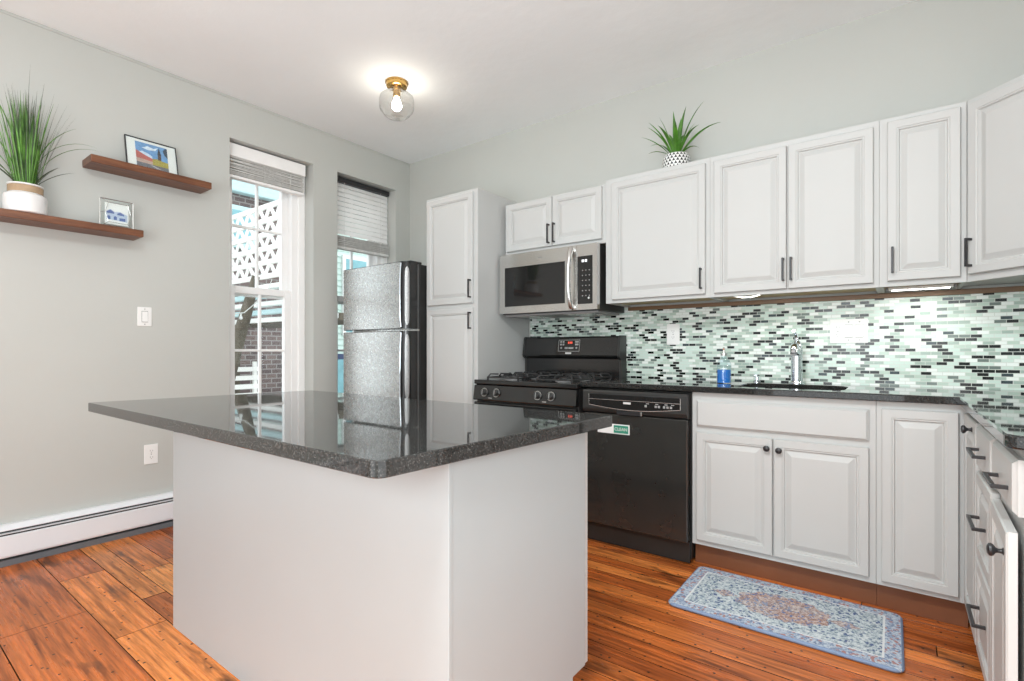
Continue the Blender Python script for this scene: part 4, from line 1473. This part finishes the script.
led_bar('lit white light bar under the narrow cabinet left of the corner', 3.62, 3.86, -0.16, 1.3995, 0.8)
sink_bar = led_bar('slim white light bar added out of sight behind the wide cabinet edge above the sink', 2.95, 3.45, -0.290, 1.3998, 0.75, 0.005)  # added hidden light that brightens the mosaic behind the sink
led_bar('white light bar added out of view under the diagonal corner cabinet', 4.14, 4.42, -0.52, 1.3995, 1.3)  # added out-of-view light for the right end of the mosaic
MB().tube([(2.93, -0.278, 1.3955), (2.945, -0.28, 1.388), (2.985, -0.28, 1.381), (3.02, -0.28, 1.381), (3.06, -0.28, 1.388), (3.075, -0.278, 1.3955)], 0.003, 8).build('cord', 'plastic', sink_bar, smooth=40)

# ------------------------------------------------------------------ shelves and what stands on them
s = MB().box(0.0005, 0.166, -2.415, -1.803, 2.122, 2.1635, 0.003).build('floating_shelf', 'shelf', loc=(0, -2.11, 2.122))
tag(s, 'upper brown walnut floating shelf holding the landscape photo frame', 'shelf')
s = MB().box(0.0005, 0.166, -2.800, -2.172, 1.752, 1.7905, 0.003).build('floating_shelf', 'shelf', loc=(0, -2.48, 1.752))
tag(s, 'lower brown walnut floating shelf holding the tall grass plant', 'shelf')


def blade(bm, base, az, lean, ln, w, droop, n=9, twist=0.0):
    """a tapering leaf: starts at base, leans out along az, droops toward its tip; folded along its midrib"""
    d = Vector((math.cos(az), math.sin(az), 0))
    sd = Vector((-math.sin(az), math.cos(az), 0))
    p = Vector(base)
    ang = lean
    prev = None
    for i in range(n + 1):
        u = i / n
        ww = w * (0.55 + 0.9 * u if u < 0.4 else 0.91 * (1 - ((u - 0.4) / 0.6) ** 1.6)) + 0.0003
        dirv = d * math.sin(ang) + Vector((0, 0, 1)) * math.cos(ang)
        up = d * (-math.cos(ang)) + Vector((0, 0, 1)) * math.sin(ang)
        row = [bm.verts.new(p - sd * ww + up * ww * 0.35), bm.verts.new(p), bm.verts.new(p + sd * ww + up * ww * 0.35)]
        if prev:
            bm.faces.new((prev[0], prev[1], row[1], row[0]))
            bm.faces.new((prev[1], prev[2], row[2], row[1]))
        prev = row
        p = p + dirv * (ln / n)
        ang += droop / n * (0.4 + 1.2 * u)


# tall grass
gx, gy, gz = 0.096, -2.665, 1.7912
t = thing('potted_grass', 'tall artificial grass plant in a white pot with a tan band on the lower shelf', 'plant', (gx, gy, gz))
MB().lathe([(0.078, 0), (0.083, 0.004), (0.0845, 0.015), (0.0845, 0.082), (0.082, 0.092), (0.070, 0.098), (0.066, 0.104)], (gx, gy, gz), n=48).build('pot', 'ceramic', t, smooth=40)
MB().lathe([(0.066, 0.1045), (0.068, 0.106), (0.069, 0.136), (0.067, 0.138)], (gx, gy, gz), n=48).build('neck_band', 'band', t, smooth=40)
MB().lathe([(0.068, 0.1385), (0.071, 0.141), (0.070, 0.147), (0.063, 0.147), (0.062, 0.141), (0.0, 0.141)], (gx, gy, gz), n=48).build('rim', 'ceramic', t, smooth=40)
g = MB()
rnd = random.Random(3)
for i in range(150):
    a = rnd.uniform(0, 2 * PI)
    rr = 0.050 * math.sqrt(rnd.random())
    az = a + rnd.uniform(-0.5, 0.5)
    lean = rnd.uniform(0.0, 0.24) * (0.4 + rr / 0.055)
    if math.cos(az) < 0.1:
        lean *= 0.12
    blade(g.bm, (gx + rr * math.cos(a), gy + rr * math.sin(a), gz + 0.140), az, lean, rnd.uniform(0.24, 0.45), rnd.uniform(0.0022, 0.0045), rnd.uniform(0.0, 0.25))
# broad arching blades
for az, lean, ln, droop in ((1.35, 0.30, 0.42, 1.6), (-1.3, 0.25, 0.46, 1.5), (-1.45, 0.42, 0.40, 1.6), (1.45, 0.12, 0.44, 1.9), (0.9, 0.15, 0.40, 1.2), (-1.0, 0.08, 0.50, 0.9), (-1.35, 0.7, 0.30, 1.3)):
    blade(g.bm, (gx + 0.02 * math.cos(az), gy + 0.02 * math.sin(az), gz + 0.140), az, lean, ln, 0.0055, droop, 14)
g.build('foliage', 'leaf', t)
g = MB()
for i in range(60):
    a = rnd.uniform(0, 2 * PI)
    rr = 0.050 * math.sqrt(rnd.random())
    lean = rnd.uniform(0.06, 0.26)
    if math.cos(a) < 0.1:
        lean *= 0.12
    blade(g.bm, (gx + rr * math.cos(a), gy + rr * math.sin(a), gz + 0.140), a, lean, rnd.uniform(0.40, 0.52), 0.0019, rnd.uniform(0.0, 0.3))
blade(g.bm, (gx, gy + 0.01, gz + 0.140), -1.4, 0.02, 0.64, 0.0042, -0.10, 14)
blade(g.bm, (gx, gy + 0.02, gz + 0.140), 1.5, 0.05, 0.50, 0.003, -0.3, 14)
for az, lean, ln, droop in ((1.3, 0.75, 0.20, 0.7), (1.45, 0.5, 0.17, 0.5), (-1.3, 0.85, 0.22, 0.5), (-1.5, 0.6, 0.20, 0.4), (-1.1, 0.95, 0.18, 0.4), (0.9, 0.6, 0.16, 0.6)):
    blade(g.bm, (gx + 0.03 * math.cos(az), gy + 0.03 * math.sin(az), gz + 0.140), az, lean, ln, 0.006, droop, 10)
g.build('dry_foliage', 'leafdark', t)

# framed street photograph on the upper shelf, leaning on the wall
fr_w, fr_h = 0.268, 0.206
t = thing('photo_frame', 'thin black landscape frame with a colour street photo leaning on the upper shelf', 'picture frame', (0.060, -2.094, 2.1637))
tilt = Matrix.Translation((0.075, -2.094, 2.1640)) @ Matrix.Rotation(PI / 2, 4, 'Z') @ Matrix.Rotation(math.radians(-14), 4, 'X')
# local: x along the shelf, -y toward the room, z up


def fbox(mb, a, b, c, d, e, f, bev=0.0):
    mb.box(a, b, c, d, e, f, bev, mat=tilt)
    return mb


f = MB()
fbox(f, -fr_w / 2, -fr_w / 2 + 0.005, -0.010, 0.004, 0, fr_h, 0.001)
fbox(f, fr_w / 2 - 0.005, fr_w / 2, -0.010, 0.004, 0, fr_h, 0.001)
fbox(f, -fr_w / 2, fr_w / 2, -0.010, 0.004, fr_h - 0.005, fr_h, 0.001)
fbox(f, -fr_w / 2, fr_w / 2, -0.010, 0.004, 0, 0.005, 0.001)
f.build('frame', 'blackmetal', t)
mo = fbox(MB(), -fr_w / 2 + 0.0052, fr_w / 2 - 0.0052, -0.004, 0.003, 0.0052, fr_h - 0.0052).build('mount', 'paper', t)


def printed(polys, nm, par, tm):
    """a printed picture as one mesh: [(outline, depth, material)...], each ink in its own slot"""
    m = MB()
    for k, (pts, depth, mat_) in enumerate(polys):
        n0 = len(m.bm.faces)
        m.prism(pts, 'y', depth, depth + 0.0004)
        m.bm.faces.ensure_lookup_table()
        for f_ in m.bm.faces[n0:]:
            f_.material_index = k
    m.bm.transform(tm)
    o = m.build(nm, polys[0][2], par)
    for (_, _, mat_) in polys[1:]:
        o.data.materials.append(mat_)
    return o


px0, px1, pz0, pz1 = -0.083, 0.083, 0.012, 0.184
inks = [([(px0, pz0), (px1, pz0), (px1, pz1), (px0, pz1)], -0.0048, flat('photo_sky_blue', (0.16, 0.33, 0.58)))]
for pts, nm, col, dp in (
    ([(-0.05, 0.150), (-0.02, 0.168), (0.01, 0.160), (0.035, 0.172), (0.02, 0.148), (-0.02, 0.142)], 'cloud', (0.72, 0.78, 0.85), -0.0052),
    ([(-0.083, 0.115), (-0.05, 0.128), (-0.02, 0.118), (0.0, 0.105), (0.0, 0.09), (-0.083, 0.10)], 'pale_cloud', (0.62, 0.72, 0.84), -0.0053),
    ([(-0.083, 0.128), (-0.045, 0.108), (0.005, 0.088), (0.005, 0.052), (-0.083, 0.052)], 'red_rowhouse', (0.50, 0.13, 0.11), -0.0056),
    ([(-0.083, 0.078), (0.0, 0.070), (0.0, 0.050), (-0.083, 0.050)], 'shopfront', (0.52, 0.36, 0.30), -0.0060),
    ([(0.0, 0.090), (0.03, 0.096), (0.05, 0.088), (0.083, 0.084), (0.083, 0.048), (0.0, 0.050)], 'tree_line', (0.40, 0.33, 0.06), -0.0060),
    ([(0.030, 0.090), (0.047, 0.090), (0.047, 0.128), (0.030, 0.128)], 'church_tower', (0.08, 0.05, 0.045), -0.0064),
    ([(0.028, 0.126), (0.049, 0.126), (0.0385, 0.172)], 'spire', (0.03, 0.04, 0.055), -0.0064),
    ([(0.083, 0.115), (0.066, 0.135), (0.060, 0.160), (0.070, 0.178), (0.083, 0.180)], 'dark_branches', (0.05, 0.07, 0.10), -0.0064),
    ([(-0.083, 0.052), (0.083, 0.048), (0.083, 0.012), (-0.083, 0.012)], 'street', (0.16, 0.16, 0.18), -0.0064),
    ([(-0.012, 0.044), (0.005, 0.044), (0.045, 0.030), (0.020, 0.030)], 'road_line', (0.45, 0.45, 0.47), -0.0068),
):
    inks.append((pts, dp, flat('photo_' + nm, col)))
printed(inks, 'photo', t, tilt)
g = fbox(MB(), -fr_w / 2 + 0.0052, fr_w / 2 - 0.0052, -0.0088, -0.0076, 0.0052, fr_h - 0.0052).build('glass', 'glass', t)

# little faceted glass frame on the lower shelf
t = thing('photo_frame', 'small square metal and glass frame with a blue house photo on the lower shelf', 'picture frame', (0.085, -2.278, 1.7908))
tm = Matrix.Translation((0.085, -2.278, 1.7910)) @ Matrix.Rotation(PI / 2, 4, 'Z')
w2, h2 = 0.078, 0.163
f = MB()
for (pa, pb) in (((-w2, 0, 0.003), (w2, 0, 0.003)), ((w2, 0, 0.003), (w2, 0, h2)), ((w2, 0, h2), (-w2, 0, h2)), ((-w2, 0, h2), (-w2, 0, 0.003))):
    f.tube([pa, pb], 0.003, 8)
# facet wires
dw_ = 0.022
inner = [(-0.045, -dw_, 0.030), (0.045, -dw_, 0.030), (0.060, -dw_, 0.085), (0.045, -dw_, 0.140), (-0.045, -dw_, 0.140), (-0.060, -dw_, 0.085)]
for i in range(6):
    f.tube([inner[i], inner[(i + 1) % 6]], 0.0012, 6)
for i, cpt in ((0, (-w2, 0, 0.003)), (1, (w2, 0, 0.003)), (3, (w2, 0, h2)), (4, (-w2, 0, h2)), (2, (w2, 0, 0.085)), (5, (-w2, 0, 0.085))):
    f.tube([inner[i], cpt], 0.0012, 6)
f.bm.transform(tm)
f.build('wire_frame', 'steel', t)
card = MB().box(-0.056, 0.056, 0.000, 0.003, 0.022, 0.142)
card.bm.transform(tm)
card = card.build('photo', 'paper', t)
blues = flat('house_blue', (0.10, 0.15, 0.36))
pales = flat('house_pale', (0.50, 0.56, 0.68))
inks = []
for pts, mt_, dp in (
    ([(-0.050, 0.050), (0.050, 0.045), (0.050, 0.085), (0.012, 0.100), (-0.010, 0.095), (-0.030, 0.108), (-0.050, 0.095)], pales, -0.0006),
    ([(-0.048, 0.092), (-0.030, 0.105), (-0.012, 0.092), (-0.012, 0.084), (-0.048, 0.084)], blues, -0.0010),
    ([(0.002, 0.088), (0.016, 0.097), (0.034, 0.086), (0.034, 0.078), (0.002, 0.080)], blues, -0.0010),
    ([(-0.045, 0.050), (-0.030, 0.050), (-0.030, 0.066), (-0.037, 0.072), (-0.045, 0.066)], blues, -0.0010),
    ([(-0.015, 0.050), (0.000, 0.050), (0.000, 0.066), (-0.007, 0.072), (-0.015, 0.066)], blues, -0.0010),
    ([(0.012, 0.048), (0.040, 0.048), (0.040, 0.064), (0.012, 0.064)], blues, -0.0010),
):
    inks.append((pts, dp, mt_))
printed(inks, 'printed_house', card, tm)
gl = MB().box(-w2 + 0.004, w2 - 0.004, -0.0015 - 0.003, -0.003, 0.006, h2 - 0.004)
gl.bm.transform(tm)
gl.build('glass', 'glass', t)

# small plant on top of the wall cabinets
qx, qy, qz = 2.588, -0.190, 2.1640
t = thing('potted_plant', 'small spiky green plant in a black-and-white triangle pot on the wall cabinets', 'plant', (qx, qy, qz))
pp = MB().lathe([(0.058, 0), (0.066, 0.006), (0.078, 0.035), (0.081, 0.060), (0.078, 0.088), (0.070, 0.104), (0.064, 0.104), (0.060, 0.094), (0, 0.092)], (0, 0, 0), n=40).build('pot', 'potpattern', t, local=True, smooth=40)
g = MB()
rnd = random.Random(11)
for az, lean, ln, droop, w in (
    (2.6, 0.75, 0.30, 0.65, .011), (3.3, 0.80, 0.26, 0.35, .010), (2.9, 0.95, 0.20, 0.7, .008), (2.2, 0.45, 0.27, 0.45, .011), (3.7, 0.5, 0.27, 0.3, .011),
    (-0.15, 0.85, 0.30, 0.75, .011), (0.45, 0.6, 0.23, 0.45, .010), (-0.5, 0.55, 0.22, 0.9, .010), (0.1, 0.25, 0.34, 0.40, .010), (0.9, 0.35, 0.26, 0.3, .010),
    (-1.2, 0.45, 0.22, 0.7, .012), (-1.9, 0.5, 0.22, 0.6, .012), (-2.5, 0.55, 0.25, 0.4, .011), (1.5, 0.12, 0.28, 0.2, .011), (-1.5, 0.12, 0.26, 0.2, .012),
    (-2.8, 0.22, 0.28, 0.2, .011), (-0.8, 0.2, 0.28, 0.3, .011), (2.0, 0.2, 0.25, 0.2, .010), (-0.2, 0.95, 0.15, 1.4, .008), (-1.0, 0.8, 0.18, 1.0, .009)):
    a = az
    blade(g.bm, (0.018 * math.cos(a), 0.018 * math.sin(a), 0.092), az + rnd.uniform(-.1, .1), lean * 0.85, ln, w * 1.25, droop * 1.35 + 0.1, 12)
g.build('foliage', 'leaf2', t, local=True)

# ------------------------------------------------------------------ outside the windows
gr = MB().box(-14, -WT - 0.02, -4, 12, -1.2, -1.0).build('yard_ground', 'ground')
gr['kind'] = 'structure'

bx = -7.0
t = thing('brick_building', 'dark brick building seen through the window nearer the shelves', 'building', (bx, 1.6, -1.0))
MB().box(bx - 3, bx, -2.5, 3.0, -1.0, 4.25).build('brick_wall', 'brick', t)
MB().box(bx - 3.1, bx + 0.18, -2.6, 3.1, 4.25, 4.75, 0.03).build('cornice', 'paleteal', t)
w_ = MB().box(bx - 0.02, bx + 0.10, 1.05, 2.02, 3.15, 4.0, 0.02).build('window_bay', 'paleteal', t)
MB().box(bx + 0.1, bx + 0.11, 1.15, 1.9, 3.25, 3.9).build('pane', 'teal', w_)

# lattice screen of a neighbouring porch: a plane along x at y = 0.5
ly_ = 0.50
t = thing('lattice_screen', 'white lattice porch screen outside, seen through the upper sash', 'screen', (-4.1, ly_, 2.2))
rails = MB()
zigs = MB()
nrow = 5
zb0, rowh = 2.16, 0.20
for k in range(nrow + 1):
    rails.box(-5.6, -2.4, ly_ - 0.02, ly_ + 0.02, zb0 + k * rowh - 0.034, zb0 + k * rowh + 0.034)
rails.box(-2.45, -2.38, ly_ - 0.03, ly_ + 0.03, zb0 - 0.1, zb0 + nrow * rowh + 0.06)
rails.build('rails', 'lattice', t)
pitch = 0.30
for k in range(nrow):
    x = -5.6
    j = 0
    while x < -2.45:
        za, zb = zb0 + k * rowh, zb0 + (k + 1) * rowh
        L_ = math.hypot(pitch / 2, rowh)
        for s_ in (-1, 1):
            T = Matrix.Translation((x + pitch / 4 + (0 if s_ < 0 else pitch / 2), ly_, (za + zb) / 2)) @ Matrix.Rotation(s_ * -math.atan2(pitch / 2, rowh) * -1, 4, 'Y')
            zigs.box(-0.024, 0.024, -0.012, 0.012, -L_ / 2, L_ / 2, mat=T)
        x += pitch
zigs.build('zigzag_slats', 'lattice', t)

t = thing('porch_stair', 'teal timber porch beams outside below the white lattice screen', 'porch', (-3.8, 0.62, 1.5))
for k in range(5):
    zc = 2.02 - k * 0.115
    MB().box(-5.6, -2.3, 0.52 + 0.05 * k, 0.62 + 0.05 * k, zc - 0.035, zc + 0.035, 0.005).build('beam', 'paleteal' if k % 2 else 'lattice', t)
MB().box(-2.98, -2.90, 0.62, 0.72, -1.0, 1.95, 0.01).build('post', 'navy', t)
MB().box(-5.6, -2.3, 0.80, 1.6, 1.50, 1.60).build('deck', 'bark', t)  # dark colour stands in for the shade under the deck
MB().box(-5.55, -5.45, 0.9, 1.0, -1.0, 1.50, 0.01).build('post', 'bark', t)

t = thing('bare_tree', 'slanting bare tree trunk outside behind the lower sash', 'tree', (-3.85, -0.30, -1.0))
MB().tube([(-3.85, -0.30, -1.0), (-3.72, -0.12, 0.2), (-3.60, 0.02, 0.95), (-3.44, 0.14, 1.62), (-3.30, 0.20, 2.1)], 0.1, 12, radii=[0.13, 0.11, 0.095, 0.075, 0.05]).build('trunk', 'bark', t, smooth=40)

t = thing('string_lights', 'string of small round bulbs strung from the house to the white screen outside', 'string lights', (-3.44, 0.14, 1.6))
sp = [Vector((-0.31, -1.95, 2.05)), Vector((-1.2, -1.48, 1.72)), Vector((-2.3, -0.875, 1.575)), Vector((-2.6, -0.525, 1.545)), Vector((-2.8, -0.325, 1.535)), Vector((-3.0, -0.10, 1.575)), Vector((-3.2, 0.14, 1.72)), Vector((-3.4, 0.43, 1.97)), Vector((-3.45, 0.5, 2.10))]
MB().tube(sp, 0.006, 8).build('cable', 'wire', t)
for k, u in ((1, 0.5), (3, 0.0), (4, 0.7), (6, 0.2)):
    p = sp[k].lerp(sp[k + 1], u)
    MB().lathe([(0.0, -0.085), (0.016, -0.078), (0.022, -0.062), (0.013, -0.038), (0.010, -0.034), (0.010, 0.0)], tuple(p), n=14).build('bulb', 'print', t, smooth=40)

t = thing('white_bench', 'white slatted garden bench outside low behind the window glass', 'bench', (-5.2, 0.65, -1.0))
b = MB()
for k in range(4):
    b.box(-5.35, -5.31, 0.15, 1.25, 0.28 + 0.15 * k, 0.36 + 0.15 * k, 0.008)
b.build('backrest', 'lattice', t)
b = MB()
for k in range(4):
    b.box(-5.30 + 0.11 * k, -5.21 + 0.11 * k, 0.15, 1.25, 0.12, 0.15, 0.006)
b.build('seat', 'lattice', t)
for yy in (0.2, 1.2):
    MB().box(-5.39, -5.33, yy - 0.03, yy + 0.03, -1.0, 0.9, 0.006).build('leg', 'lattice', t)
    MB().box(-4.94, -4.88, yy - 0.03, yy + 0.03, -1.0, 0.12, 0.006).build('leg', 'lattice', t)

# pale green clapboard house seen through the second window
hx = -8.5
t = thing('clapboard_house', 'pale green clapboard house seen through the window behind the refrigerator', 'building', (hx, 6, -1.0))
b = MB()
for k in range(36):
    z = -1.0 + 0.16 * k
    b.prism([(hx + 0.03, z), (hx + 0.03, z + 0.02), (hx, z + 0.16), (hx - 0.3, z + 0.16), (hx - 0.3, z)], 'y', 3.35, 9.5)
b.build('siding', 'siding', t)
sh = MB().box(hx + 0.0, hx + 0.10, 6.15, 6.75, 1.5, 3.7, 0.01).build('shutter', 'bluepaint', t)
w_ = MB().box(hx + 0.0, hx + 0.09, 5.1, 6.1, 1.5, 3.7, 0.01).build('window', 'trim', t)
MB().box(hx + 0.09, hx + 0.10, 5.2, 6.0, 1.6, 3.6).build('pane', 'teal', w_)
w_ = MB().box(hx + 0.0, hx + 0.09, 4.6, 5.9, -0.6, 1.0, 0.01).build('window', 'navy', t)
MB().box(hx + 0.09, hx + 0.10, 4.75, 5.75, -0.45, 0.85).build('pane', 'teal', w_)
MB().prism([(3.1, 4.76), (9.6, 4.76), (9.6, 4.95), (6.4, 6.6), (3.1, 4.95)], 'x', hx - 0.4, hx + 0.3).build('roof', 'heater_base', t)

# repeats carry a common group
for o in sc.objects:
    if o.parent is None and o.get('label'):
        g_ = {'wall_cabinet': 'white wall cabinets', 'corner_cabinet': 'white wall cabinets', 'base_cabinet': 'white base cabinets', 'drawer_cabinet': 'white base cabinets',
              'sink_cabinet': 'white base cabinets', 'corner_base_cabinet': 'white base cabinets', 'window_blind': 'blinds in the two windows', 'floating_shelf': 'floating shelves on the left wall',
              'photo_frame': 'framed photos on the shelves', 'wall_outlet': 'duplex wall outlets', 'cabinet_light': 'light bars under the wall cabinets'}.get(o.name.split('.')[0])
        if g_:
            o['group'] = g_
